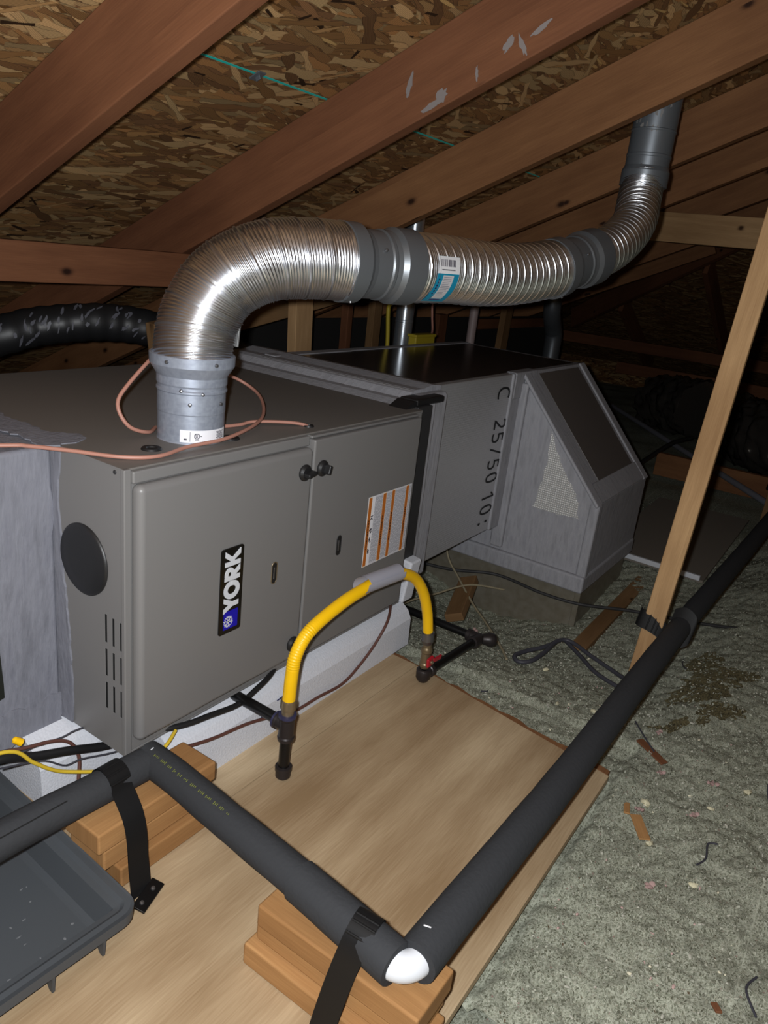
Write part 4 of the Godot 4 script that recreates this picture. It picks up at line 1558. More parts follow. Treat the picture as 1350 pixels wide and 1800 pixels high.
func build_gas() -> void:
	var g := thing("gas_drip_leg", "black iron gas tee with a capped drip leg, in front of the left door", "gas pipe")
	var x := 0.2555
	var z := 0.135
	var y := -0.004
	var m := MB.new()
	tube(m, PackedVector3Array([Vector3(x + 0.012, y - 0.008, -0.03), Vector3(x + 0.002, y, z - 0.02)]), 0.0108, 20)
	obj("nipple", m, M.black_pipe, g)
	m = MB.new()
	lathe(m, [Vector2(0.0105, -0.032), Vector2(0.0155, -0.031), Vector2(0.0165, -0.024), Vector2(0.0148, -0.021), Vector2(0.0148, 0.014), Vector2(0.0168, 0.017), Vector2(0.0168, 0.024), Vector2(0.0105, 0.025)], Transform3D(Basis.IDENTITY, Vector3(x, y, z)), 24)
	lathe(m, [Vector2(0.0146, 0.0), Vector2(0.0146, 0.018), Vector2(0.0168, 0.02), Vector2(0.0168, 0.027), Vector2(0.0105, 0.028)], along(Vector3(x, y, z), Vector3(x + 0.002, y, z - 0.1)), 24)
	obj("tee", m, M.iron, g)
	m = MB.new()
	lathe(m, [Vector2(0.0155, 0.0), Vector2(0.0170, 0.001), Vector2(0.0170, 0.006), Vector2(0.0105, 0.007)], Transform3D(Basis.IDENTITY, Vector3(x, y + 0.0185, z)), 24)
	lathe(m, [Vector2(0.0155, 0.0), Vector2(0.0170, 0.001), Vector2(0.0170, 0.005), Vector2(0.0105, 0.006)], along(Vector3(x + 0.0005, y, z - 0.022), Vector3(x + 0.002, y, z - 0.1)), 24)
	obj("thread_sealant", m, M.iron_blue, g)
	m = MB.new()
	tube(m, PackedVector3Array([Vector3(x, y - 0.028, z), Vector3(x, y - 0.095, z)]), 0.0107, 20)
	obj("drip_nipple", m, M.black_pipe, g)
	m = MB.new()
	lathe(m, [Vector2(0.0, -0.1195), Vector2(0.009, -0.1185), Vector2(0.0145, -0.113), Vector2(0.0150, -0.100), Vector2(0.0162, -0.099), Vector2(0.0162, -0.091), Vector2(0.0107, -0.090)], Transform3D(Basis.IDENTITY, Vector3(x, y, z)), 24)
	obj("cap", m, M.iron, g)
	# yellow flexible connector
	var h := thing("gas_hose", "bright yellow flexible gas hose arching in front of the furnace", "gas hose")
	m = MB.new()
	lathe(m, [Vector2(0.0105, 0.0), Vector2(0.0108, 0.012), Vector2(0.0145, 0.013), Vector2(0.0150, 0.016), Vector2(0.0150, 0.031), Vector2(0.0145, 0.034), Vector2(0.0105, 0.035)], Transform3D(Basis.IDENTITY, Vector3(x, y + 0.022, z)), 6)
	lathe(m, [Vector2(0.0118, 0.0), Vector2(0.0118, 0.014)], Transform3D(Basis.IDENTITY, Vector3(x, y + 0.022, z)), 20)
	obj("end_nut", m, M.brass, h)
	var pts := [Vector3(0.2555, 0.048, 0.135), Vector3(0.2555, 0.068, 0.136), Vector3(0.2560, 0.100, 0.137), Vector3(0.2625, 0.144, 0.138), Vector3(0.295, 0.181, 0.140), Vector3(0.379, 0.206, 0.142), Vector3(0.453, 0.2145, 0.143), Vector3(0.514, 0.217, 0.144), Vector3(0.575, 0.211, 0.146), Vector3(0.638, 0.183, 0.147), Vector3(0.683, 0.136, 0.149), Vector3(0.715, 0.075, 0.150), Vector3(0.731, 0.018, 0.151)]
	m = MB.new()
	var hr := func(s: float, a: float) -> float:
		var rip := 1.0 if s > 0.07 and s < 0.15 else 0.12
		return 0.0123 + 0.0005 * rip * sin(TAU * s / 0.0048)
	tube(m, curve(pts, 0.0012), hr, 24)
	obj("hose", m, M.yellow, h)
	m = MB.new()
	var e := Vector3(0.733, 0.012, 0.1515)
	lathe(m, [Vector2(0.011, -0.004), Vector2(0.0165, 0.0), Vector2(0.0165, 0.018), Vector2(0.0135, 0.024), Vector2(0.0105, 0.030)], along(e, Vector3(0.737, -0.06, 0.152)), 6)
	obj("end_nut", m, M.steel, h)
	# clear-grey printed tag wrapped round the hose
	m = MB.new()
	# a loosely rolled sheet: its radius opens from the hose outwards
	var txf := along(Vector3(0.448, 0.222, 0.143), Vector3(0.572, 0.214, 0.146), Vector3(0, 0, 1))
	var tl := 0.122
	var steps := 40
	for face in 2:
		var first := m.v.size()
		for k in steps + 1:
			var a := 3.9 + 7.4 * k / steps
			var rad := 0.0135 + 0.0065 * k / steps
			var up2 := Vector3(cos(a), 0, sin(a))
			for c in 2:
				m.put(txf * (up2 * (rad + 0.0006 * face) + Vector3(0, tl * c + (0.012 * sin(a * 0.5) if c == 0 else 0.0), 0)) + Vector3(0, 0.004, 0), (txf.basis * up2) * (1.0 if face else -1.0), Vector2(k, c))
		for k in steps:
			m.quad(first + k * 2, first + k * 2 + 1, first + k * 2 + 3, first + k * 2 + 2)
	var tm := mat(Color(0.62, 0.62, 0.66), 0.4)
	obj("tag", m, tm, h).set_meta("label", "grey printed tag wrapped round the hose")
	# supply pipe with a red-handled valve
	var s := thing("gas_supply_pipe", "black iron gas pipe lying on the insulation with elbow, red-handled valve at its end", "gas pipe")
	var el := Vector3(0.737, -0.1, 0.152)
	m = MB.new()
	tube(m, PackedVector3Array([el, el + Vector3(0.255, 0.002, 0.016)]), 0.0108, 20)
	tube(m, PackedVector3Array([Vector3(0.993, -0.098, 0.168), Vector3(0.996, -0.1, -0.22)]), 0.0108, 20)
	obj("pipe", m, M.black_pipe, s)
	m = MB.new()
	lathe(m, [Vector2(0.0, -0.02), Vector2(0.012, -0.018), Vector2(0.0175, -0.009), Vector2(0.0178, 0.004), Vector2(0.0178, 0.012), Vector2(0.0165, 0.014), Vector2(0.0105, 0.015)], Transform3D(Basis.IDENTITY, el), 24, false)
	lathe(m, [Vector2(0.0146, 0.0), Vector2(0.0146, 0.018), Vector2(0.0168, 0.02), Vector2(0.0168, 0.03), Vector2(0.0105, 0.031)], along(el, el + Vector3(0.255, 0.002, 0.016)), 24)
	obj("elbow", m, M.iron, s)
	m = MB.new()
	var te := Vector3(0.994, -0.099, 0.168)
	lathe(m, [Vector2(0.0105, -0.035), Vector2(0.0165, -0.034), Vector2(0.0165, -0.024), Vector2(0.0148, -0.022), Vector2(0.0148, 0.0), Vector2(0.012, 0.012), Vector2(0.0, 0.016)], along(te, te + Vector3(0.255, 0.002, 0.016)), 24)
	lathe(m, [Vector2(0.0148, -0.004), Vector2(0.0148, 0.022), Vector2(0.0168, 0.024), Vector2(0.0168, 0.034), Vector2(0.0105, 0.035)], along(te, te + Vector3(0.003, -0.002, -0.36)), 24)
	obj("corner_fitting", m, M.iron, s)
	m = MB.new()
	lathe(m, [Vector2(0.0005, 0.0), Vector2(0.012, 0.001), Vector2(0.0175, 0.006), Vector2(0.019, 0.012), Vector2(0.019, 0.022), Vector2(0.016, 0.028), Vector2(0.013, 0.04)], along(te + Vector3(0.034, -0.004, 0.034), te), 24, false)
	obj("end_cap", m, M.iron, s)
	var va := el + Vector3(0, 0.018, 0)
	m = MB.new()
	lathe(m, [Vector2(0.0105, 0.0), Vector2(0.0115, 0.004), Vector2(0.0135, 0.006), Vector2(0.0135, 0.012), Vector2(0.0118, 0.015), Vector2(0.0118, 0.04), Vector2(0.0135, 0.043), Vector2(0.0135, 0.052), Vector2(0.0105, 0.056), Vector2(0.0098, 0.075), Vector2(0.013, 0.078), Vector2(0.013, 0.085)], Transform3D(Basis.IDENTITY, va), 20)
	obj("valve_body", m, mat(Color(0.50, 0.44, 0.34), 0.4, 0.6), s)
	m = MB.new()
	var hc := va + Vector3(-0.008, 0.026, 0.017)
	box(m, Vector3(0.026, 0.025, 0.008), Transform3D(Basis(Vector3.BACK, 0.1), hc), 0.004)
	box(m, Vector3(0.040, 0.012, 0.006), Transform3D(Basis(Vector3.BACK, -0.1), hc + Vector3(0.030, -0.003, 0.002)), 0.003)
	var hd := obj("valve_handle", m, M.red, s)
	m = MB.new()
	nut(m, hc + Vector3(0, 0, 0.003), hc + Vector3(0, 0, 0.009), 0.005)
	obj("handle_nut", m, M.brass, hd)


# ---- wires
func build_wires() -> void:
	var tw := wire("thermostat_wire", [Vector3(-0.30, 0.508, -0.30), Vector3(-0.079, 0.508, -0.182), Vector3(-0.048, 0.508, -0.157), Vector3(-0.012, 0.508, -0.104), Vector3(0.030, 0.506, -0.045), Vector3(0.079, 0.506, -0.018), Vector3(0.150, 0.508, -0.030), Vector3(0.235, 0.511, -0.029), Vector3(0.345, 0.515, -0.066), Vector3(0.418, 0.520, -0.116), Vector3(0.480, 0.53, -0.185), Vector3(0.498, 0.542, -0.235), Vector3(0.470, 0.56, -0.26), Vector3(0.40, 0.575, -0.24), Vector3(0.30, 0.59, -0.20)], 0.0034, M.copper_wire)
	tag(tw, "pinkish wire running along the furnace top past the foot of the vent pipe", "wire", "pink thermostat wires")
	tag(wire("thermostat_wire", [Vector3(0.235, 0.506, -0.165), Vector3(0.29, 0.506, -0.115), Vector3(0.338, 0.506, -0.102), Vector3(0.37, 0.509, -0.098), Vector3(0.42, 0.509, -0.068), Vector3(0.447, 0.507, -0.047), Vector3(0.459, 0.503, -0.037)], 0.0034, M.copper_wire), "short pinkish wire going into the grommet on the furnace top", "wire", "pink thermostat wires")
	tag(wire("thermostat_wire", [Vector3(0.25, 0.625, -0.20), Vector3(0.215, 0.632, -0.185), Vector3(0.175, 0.62, -0.165), Vector3(0.128, 0.588, -0.155), Vector3(0.105, 0.565, -0.15), Vector3(0.102, 0.543, -0.14), Vector3(0.115, 0.522, -0.13), Vector3(0.150, 0.510, -0.13), Vector3(0.19, 0.507, -0.16)], 0.0034, M.copper_wire), "loop of pinkish wire standing left of the vent pipe's foot", "wire", "pink thermostat wires")
	tag(wire("brown_wire", [Vector3(0.10, -0.02, 0.033), Vector3(0.147, -0.035, 0.031), Vector3(0.19, -0.045, 0.030), Vector3(0.27, -0.058, 0.030), Vector3(0.36, -0.085, 0.030), Vector3(0.413, -0.100, 0.030), Vector3(0.489, -0.102, 0.031), Vector3(0.574, -0.108, 0.031), Vector3(0.64, -0.090, 0.029), Vector3(0.70, -0.055, 0.029), Vector3(0.748, -0.012, 0.027), Vector3(0.80, 0.006, 0.0)], 0.0034, M.brown_wire), "brown wire draped along the front of the long foam pad", "wire")
	tag(wire("black_cable", [Vector3(0.04, 0.004, -0.04), Vector3(0.085, 0.005, -0.008), Vector3(0.13, 0.0, 0.006), Vector3(0.179, -0.004, 0.012), Vector3(0.25, -0.014, 0.014), Vector3(0.30, -0.006, 0.012), Vector3(0.36, 0.002, 0.0), Vector3(0.46, 0.005, -0.05)], 0.0058, M.black, self, 14), "thick black cable along the lower edge of the furnace doors", "cable")
	tag(wire("black_cable", [Vector3(-0.5, 0.05, -0.125), Vector3(-0.25, 0.040, -0.115), Vector3(-0.155, 0.031, -0.10), Vector3(-0.099, 0.004, -0.10), Vector3(-0.038, -0.019, -0.10), Vector3(0.041, -0.051, -0.10), Vector3(0.10, -0.06, -0.10)], 0.0078, M.black, self, 14), "thick black cable crossing in front of the left foam pad", "cable")
	tag(wire("yellow_wire", [Vector3(-0.24, 0.06, -0.10), Vector3(-0.146, 0.045, -0.09), Vector3(-0.111, 0.008, -0.085), Vector3(-0.082, -0.022, -0.083), Vector3(-0.052, -0.043, -0.08), Vector3(0.009, -0.066, -0.06), Vector3(0.03, -0.04, -0.02), Vector3(0.035, -0.012, 0.015), Vector3(0.062, -0.002, 0.026), Vector3(0.10, 0.004, 0.01)], 0.0033, M.yellow_wire), "yellow wire hanging below the furnace's left corner", "wire")
	tag(wire("brown_wire", [Vector3(-0.24, 0.06, -0.11), Vector3(-0.154, 0.036, -0.11), Vector3(-0.108, 0.022, -0.108), Vector3(-0.058, 0.008, -0.108), Vector3(-0.030, -0.010, -0.104), Vector3(-0.018, -0.045, -0.100), Vector3(-0.026, -0.085, -0.092), Vector3(-0.034, -0.115, -0.08)], 0.0032, M.brown_wire), "brown wire looping over the left foam pad", "wire")
	tag(wire("thin_black_wire", [Vector3(-0.22, 0.03, -0.108), Vector3(-0.12, 0.018, -0.108), Vector3(-0.077, 0.011, -0.112), Vector3(-0.041, 0.004, -0.112), Vector3(-0.019, 0.004, -0.113), Vector3(0.01, 0.001, -0.112)], 0.0016, M.grey_wire), "thin black wire rising to the furnace's lower left edge", "wire", "thin black wires")
	tag(wire("thin_black_wire", [Vector3(-0.16, 0.02, -0.092), Vector3(-0.091, -0.005, -0.092), Vector3(-0.050, -0.038, -0.092), Vector3(-0.018, -0.043, -0.092), Vector3(0.046, -0.060, -0.085), Vector3(0.09, -0.05, -0.07)], 0.0016, M.grey_wire), "thin black wire sagging below the thick cable at the left", "wire", "thin black wires")
	var c := MB.new()
	lathe(c, [Vector2(0.002, 0.0), Vector2(0.0065, 0.003), Vector2(0.0055, 0.016), Vector2(0.0, 0.02)], along(Vector3(-0.118, 0.042, -0.098), Vector3(-0.14, 0.062, -0.105)), 12)
	tag(obj("wire_connector", c, M.yellow), "small yellow twist-on wire connector beside the grey plenum", "connector")
	# on the right: loose cables over the insulation
	tag(wire("beige_cable", [Vector3(1.53, 0.0, -0.27), Vector3(1.49, -0.12, -0.21), Vector3(1.45, -0.165, -0.14), Vector3(1.36, -0.195, -0.03), Vector3(1.28, -0.20, 0.06), Vector3(1.17, -0.192, 0.16), Vector3(1.10, -0.186, 0.215)], 0.0035, M.beige), "beige cable trailing over the insulation left of the sheet metal boot", "cable", "beige cables")
	tag(wire("beige_cable", [Vector3(1.02, -0.165, -0.16), Vector3(1.15, -0.16, -0.15), Vector3(1.28, -0.17, -0.13), Vector3(1.42, -0.165, -0.08), Vector3(1.53, -0.19, 0.0)], 0.0032, M.beige), "beige cable crossing the hollow behind the yellow hose", "cable", "beige cables")
	tag(wire("grey_cable", [Vector3(1.30, -0.180, 0.285), Vector3(1.24, -0.182, 0.268), Vector3(1.18, -0.186, 0.235), Vector3(1.13, -0.184, 0.225), Vector3(1.105, -0.182, 0.248), Vector3(1.13, -0.178, 0.276), Vector3(1.20, -0.176, 0.285), Vector3(1.28, -0.17, 0.29), Vector3(1.31, -0.172, 0.32), Vector3(1.27, -0.172, 0.40), Vector3(1.22, -0.165, 0.48), Vector3(1.17, -0.15, 0.53)], 0.0062, M.grey_wire), "grey cable coiled on the insulation left of the vertical post's foot", "cable", "grey cables")
	tag(wire("grey_cable", [Vector3(1.315, -0.176, 0.30), Vector3(1.25, -0.172, 0.37), Vector3(1.18, -0.166, 0.44), Vector3(1.13, -0.155, 0.52)], 0.0058, M.grey_wire), "second grey cable running from the coil to the post's foot", "cable", "grey cables")
	tag(wire("dark_cable", [Vector3(1.2, -0.06, -0.50), Vector3(1.45, -0.155, -0.22), Vector3(1.548, -0.155, -0.05), Vector3(1.552, -0.165, 0.12), Vector3(1.572, -0.166, 0.25), Vector3(1.66, -0.166, 0.40), Vector3(1.75, -0.168, 0.60), Vector3(1.86, -0.165, 0.80), Vector3(2.0, -0.16, 1.1)], 0.0055, M.dark_metal), "dark cable hung across the sheet metal boot and on over the floor", "cable")


# ---- loose timber and posts
func build_timber() -> void:
	tag(plank("purlin", Vector3(-1.2, 0.735, -0.775), Vector3(3.0, 0.735, -0.775), 0.088, 0.038, Vector3.UP, M.fir), "horizontal purlin under the rafters, behind the vent pipe's bend", "purlin")
	var p := plank("post", Vector3(1.205, -0.26, 0.538), Vector3(1.205, 1.34, 0.604), 0.050, 0.020, Vector3(0, 0, 1), M.pine)
	tag(p, "pale upright wooden post tied to the black pipe, the nearest post", "post", "wooden posts")
	tag(plank("post", Vector3(3.02, -0.22, 0.590), Vector3(3.02, 1.35, 0.60), 0.054, 0.022, Vector3(0, 0, 1), M.pine_dull), "darker wooden post farther along the black pipe at the right edge", "post", "wooden posts")
	# black tape that ties the pipe to the posts
	for k in 2:
		var x: float = [1.198, 3.012][k]
		var dy := 0.02 * k
		var dz := 0.047 * k
		strap("tie_strap", ["wrinkled black strap tying the pipe to the nearest wooden post", "small black strap tying the pipe to the darker far post"][k], [Vector3(x + 0.03, 0.03 + dy, 0.506 + dz), Vector3(x + 0.012, 0.028 + dy, 0.508 + dz), Vector3(x - 0.0035, 0.026 + dy, 0.515 + dz), Vector3(x - 0.006, 0.022 + dy, 0.543 + dz), Vector3(x - 0.003, 0.012 + dy, 0.570 + dz), Vector3(x + 0.002, -0.003 + dy, 0.588 + dz), Vector3(x + 0.006, -0.009 + dy, 0.612 + dz), Vector3(x + 0.012, 0.012 + dy, 0.6425 + dz), Vector3(x + 0.016, 0.043 + dy, 0.640 + dz), Vector3(x + 0.02, 0.057 + dy, 0.612 + dz), Vector3(x + 0.022, 0.045 + dy, 0.586 + dz)], Vector3(0.25, 1, 0.1), 0.046, false)
	tag(plank("joist", Vector3(1.38, -0.232, 0.325), Vector3(2.3, -0.232, 0.315), 0.04, 0.05, Vector3.UP, M.pine_dull), "bare joist lying in the insulation right of the sheet metal boot", "joist")
	tag(plank("wood_scrap", Vector3(1.28, -0.225, -0.05), Vector3(1.50, -0.185, -0.12), 0.06, 0.03, Vector3(0, 0.35, 1), M.pine_dull), "scrap of wood half buried beside the boot's left end", "wood scrap")
	var b := MB.new()
	box(b, Vector3(0.95, 0.012, 0.42), Transform3D(Basis(Vector3.BACK, 0.02), Vector3(2.65, -0.178, 0.30)), 0.002)
	tag(obj("floor_board", b, mat(Color(0.47, 0.44, 0.40), 0.85)), "flat grey-brown board on the floor behind the nearest post", "board")
	tag(plank("pale_strip", Vector3(2.165, -0.168, 0.08), Vector3(2.155, -0.168, 0.50), 0.02, 0.014, Vector3.UP, M.white), "thin pale strip along the edge of the grey-brown floor board", "strip")
	tag(plank("plank", Vector3(3.72, -0.13, -0.10), Vector3(3.72, -0.13, 0.9), 0.13, 0.038, Vector3.UP, M.fir_pale), "board on edge on the floor in front of the dark crumpled ducts", "plank")
	tag(plank("cross_tie", Vector3(3.02, 1.085, -0.20), Vector3(2.96, 1.085, 1.6), 0.125, 0.038, Vector3.UP, M.pine), "horizontal cross tie below the rafters at the right edge", "beam")
	tag(plank("plate_beam", Vector3(6.0, 0.31, -2.4), Vector3(6.0, 0.31, 1.6), 0.09, 0.05, Vector3.UP, M.fir), "dim horizontal beam across the far end, upper of two", "beam", "far end beams")
	tag(plank("plate_beam", Vector3(5.6, 0.16, -1.0), Vector3(5.6, 0.16, 1.6), 0.09, 0.05, Vector3.UP, M.fir), "dim horizontal beam across the far end, lower of two", "beam", "far end beams")


# ---- things in the dark behind the ducts
func build_background() -> void:
	tag(plank("stud", Vector3(1.42, 0.0, -0.86), Vector3(1.335, 0.70, -0.82), 0.088, 0.038, Vector3.RIGHT, M.pine), "pale stud behind the duct joint, below the vent's first coupling", "stud", "studs behind the duct")
	tag(plank("brace", Vector3(0.75, 0.54, -0.86), Vector3(1.75, 0.70, -0.92), 0.085, 0.038, Vector3.UP, M.pine_dull), "slanting brace nailed behind the pale stud", "brace")
	tag(plank("stud", Vector3(2.01, -0.1, -1.12), Vector3(2.00, 0.68, -1.12), 0.035, 0.038, Vector3.RIGHT, M.fir), "thin reddish stud left of the galvanized pipe", "stud", "studs behind the duct")
	tag(plank("stud", Vector3(2.27, -0.1, -1.16), Vector3(2.21, 0.66, -1.12), 0.06, 0.038, Vector3.RIGHT, M.pine_dull), "dull stud right beside the galvanized pipe", "stud", "studs behind the duct")
	tag(plank("stud", Vector3(3.56, -0.1, -1.12), Vector3(3.555, 0.72, -1.10), 0.09, 0.038, Vector3.RIGHT, M.pine_dull), "dull stud behind the far right corner of the duct top", "stud", "studs behind the duct")
	tag(plank("stud", Vector3(2.95, -0.1, -1.2), Vector3(2.95, 0.56, -1.2), 0.09, 0.038, Vector3.RIGHT, M.fir), "dark red-brown stud left of the white pipe", "stud", "studs behind the duct")
	tag(plank("brace", Vector3(3.35, 0.50, -1.22), Vector3(4.7, 0.50, -1.22), 0.06, 0.038, Vector3.UP, M.fir), "dim reddish rail behind the white pipe", "brace")
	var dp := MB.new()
	bx(dp, Vector3(1.50, -0.3, -1.27), Vector3(4.6, 0.535, -1.258), 0.002)  # added board, near-black so the space behind the studs stays dark
	tag(obj("shade_board", dp, mat(Color(0.10, 0.09, 0.085), 0.9)), "added near-black board that darkens the space behind the studs", "board")
	var m := MB.new()
	lathe(m, [Vector2(0.0335, 0.0), Vector2(0.0335, 1.02), Vector2(0.0345, 1.022), Vector2(0.0345, 1.028), Vector2(0.0335, 1.03), Vector2(0.0335, 1.4)], Transform3D(Basis.IDENTITY, Vector3(1.783, -0.42, -0.685)), 32)
	tag(obj("galvanized_pipe", m, M.galv_bright), "upright galvanized pipe behind the duct and the vent", "pipe")
	var y := thing("yellow_box", "small yellow junction box against the galvanized pipe", "box")
	m = MB.new()
	bx(m, Vector3(1.765, 0.50, -0.648), Vector3(1.905, 0.558, -0.612), 0.006)
	obj("body", m, M.yellow_dull, y)
	m = MB.new()
	bx(m, Vector3(1.761, 0.553, -0.650), Vector3(1.91, 0.564, -0.610), 0.003)
	obj("lid", m, M.yellow_dull, y)
	tag(wire("electric_cable", [Vector3(1.90, 0.553, -0.63), Vector3(1.94, 0.575, -0.65), Vector3(1.96, 0.62, -0.67), Vector3(1.965, 0.68, -0.68), Vector3(1.965, 0.80, -0.68)], 0.0042, M.copper_wire), "pale cable rising out of the yellow junction box", "cable")
	tag(wire("yellow_tube", [Vector3(1.655, 0.45, -0.66), Vector3(1.645, 0.55, -0.66), Vector3(1.632, 0.63, -0.66), Vector3(1.632, 0.662, -0.66), Vector3(1.652, 0.672, -0.66)], 0.0075, M.yellow_dull), "dull yellow-green tube bent over left of the galvanized pipe", "tube")
	m = MB.new()
	tube(m, PackedVector3Array([Vector3(2.75, 0.1, -0.9), Vector3(2.75, 0.82, -0.9)]), 0.022, 16)
	tag(obj("white_pipe", m, mat(Color(0.62, 0.55, 0.54), 0.5)), "pinkish white plastic pipe standing behind the duct", "pipe")
	# a small grey vent elbow further right
	m = MB.new()
	tube(m, curve([Vector3(4.10, 0.1, -1.0), Vector3(4.10, 0.42, -1.0), Vector3(4.06, 0.50, -1.0), Vector3(3.98, 0.58, -0.99), Vector3(3.95, 0.68, -0.99), Vector3(3.95, 0.88, -1.02)], 0.02), 0.055, 18)
	tag(obj("vent_elbow", m, M.galv_dark), "small dark metal vent elbow behind the duct's right corner", "vent pipe")
	# black flexible duct at the left
	var d := thing("black_flex_duct", "black flexible duct with pale scuffs behind the furnace at the left", "duct")
	m = MB.new()
	var dr := func(s: float, a: float) -> float:
		return 0.052 + 0.0012 * sin(TAU * s / 0.045) + 0.0008 * sin(a * 3.0 + s * 20.0)
	tube(m, curve([Vector3(0.15, 0.44, -1.20), Vector3(0.391, 0.49, -1.168), Vector3(0.449, 0.519, -1.101), Vector3(0.535, 0.545, -1.072), Vector3(0.649, 0.565, -1.017), Vector3(0.734, 0.565, -0.985), Vector3(0.819, 0.553, -0.945), Vector3(0.96, 0.52, -0.90), Vector3(1.15, 0.46, -0.88)], 0.008), dr, 28)
	obj("jacket", m, M.black, d)
	m = MB.new()
	var r := RandomNumberGenerator.new()
	r.seed = 66
	var line := curve([Vector3(0.391, 0.49, -1.168), Vector3(0.449, 0.519, -1.101), Vector3(0.535, 0.545, -1.072), Vector3(0.649, 0.565, -1.017), Vector3(0.734, 0.565, -0.985), Vector3(0.819, 0.553, -0.945)], 0.012)
	for k in range(1, line.size() - 1):
		var tg := (line[k + 1] - line[k - 1]).normalized()
		var side := tg.cross(Vector3.UP).normalized()
		if side.z < 0.0: side = -side
		for j in 2:
			if r.randf() < 0.35: continue
			var a := r.randf_range(-0.5, 1.1)
			var o := (side * cos(a) + Vector3.UP * sin(a)).normalized()
			prism(m, blob(r, 9, r.randf_range(0.002, 0.005), r.randf_range(0.006, 0.016), 0.4, Vector2.ZERO, r.randf_range(-1.0, -0.2)), 0.0008, frame(line[k] + o * 0.0537, tg, o.cross(tg)))
	obj("scuff", m, mat(Color(0.34, 0.34, 0.37), 0.5), d).set_meta("kind", "stuff")
	# crumpled dark ducts at the right
	for k in 2:
		m = MB.new()
		var nz := noise(100 + k, 5.0, 3)
		var rr := func(s: float, a: float) -> float:
			return 0.16 + 0.05 * (1.0 - 2.0 * absf(nz.get_noise_3d(s * 2.0, cos(a) * 0.45, sin(a) * 0.45))) + 0.006 * sin(TAU * s / 0.09) + 0.02 * nz.get_noise_3d(s * 9.0, cos(a) * 2.0, sin(a) * 2.0)
		var pts := [[Vector3(5.3, -0.02, -0.55), Vector3(5.05, 0.03, -0.32), Vector3(4.85, 0.05, -0.14)], [Vector3(4.75, 0.02, 0.12), Vector3(4.35, 0.02, 0.35), Vector3(4.2, 0.03, 0.6), Vector3(4.25, 0.05, 1.1)]][k] as Array
		tube(m, curve(pts, 0.02), rr, 28)
		tag(obj("crumpled_duct", m, M.crumple), ["dark shiny crumpled flexible duct left of the nearest post's upper half", "dark shiny crumpled flexible duct right of the nearest post"][k], "duct", "crumpled dark ducts")
	m = MB.new()
	tube(m, PackedVector3Array([Vector3(5.2, -0.10, -0.85), Vector3(3.35, -0.10, 0.50), Vector3(2.9, -0.11, 0.85)]), 0.016, 14)
	tag(obj("floor_conduit", m, mat(Color(0.50, 0.50, 0.53), 0.5)), "thin grey-white pipe lying across the floor at the right", "pipe")
	tag(wire("far_cable", [Vector3(3.9, 0.02, 0.02), Vector3(3.75, -0.01, -0.05), Vector3(3.5, -0.12, -0.15), Vector3(3.2, -0.15, -0.2)], 0.012, M.black), "black cable curving on the floor behind the drop box", "cable")


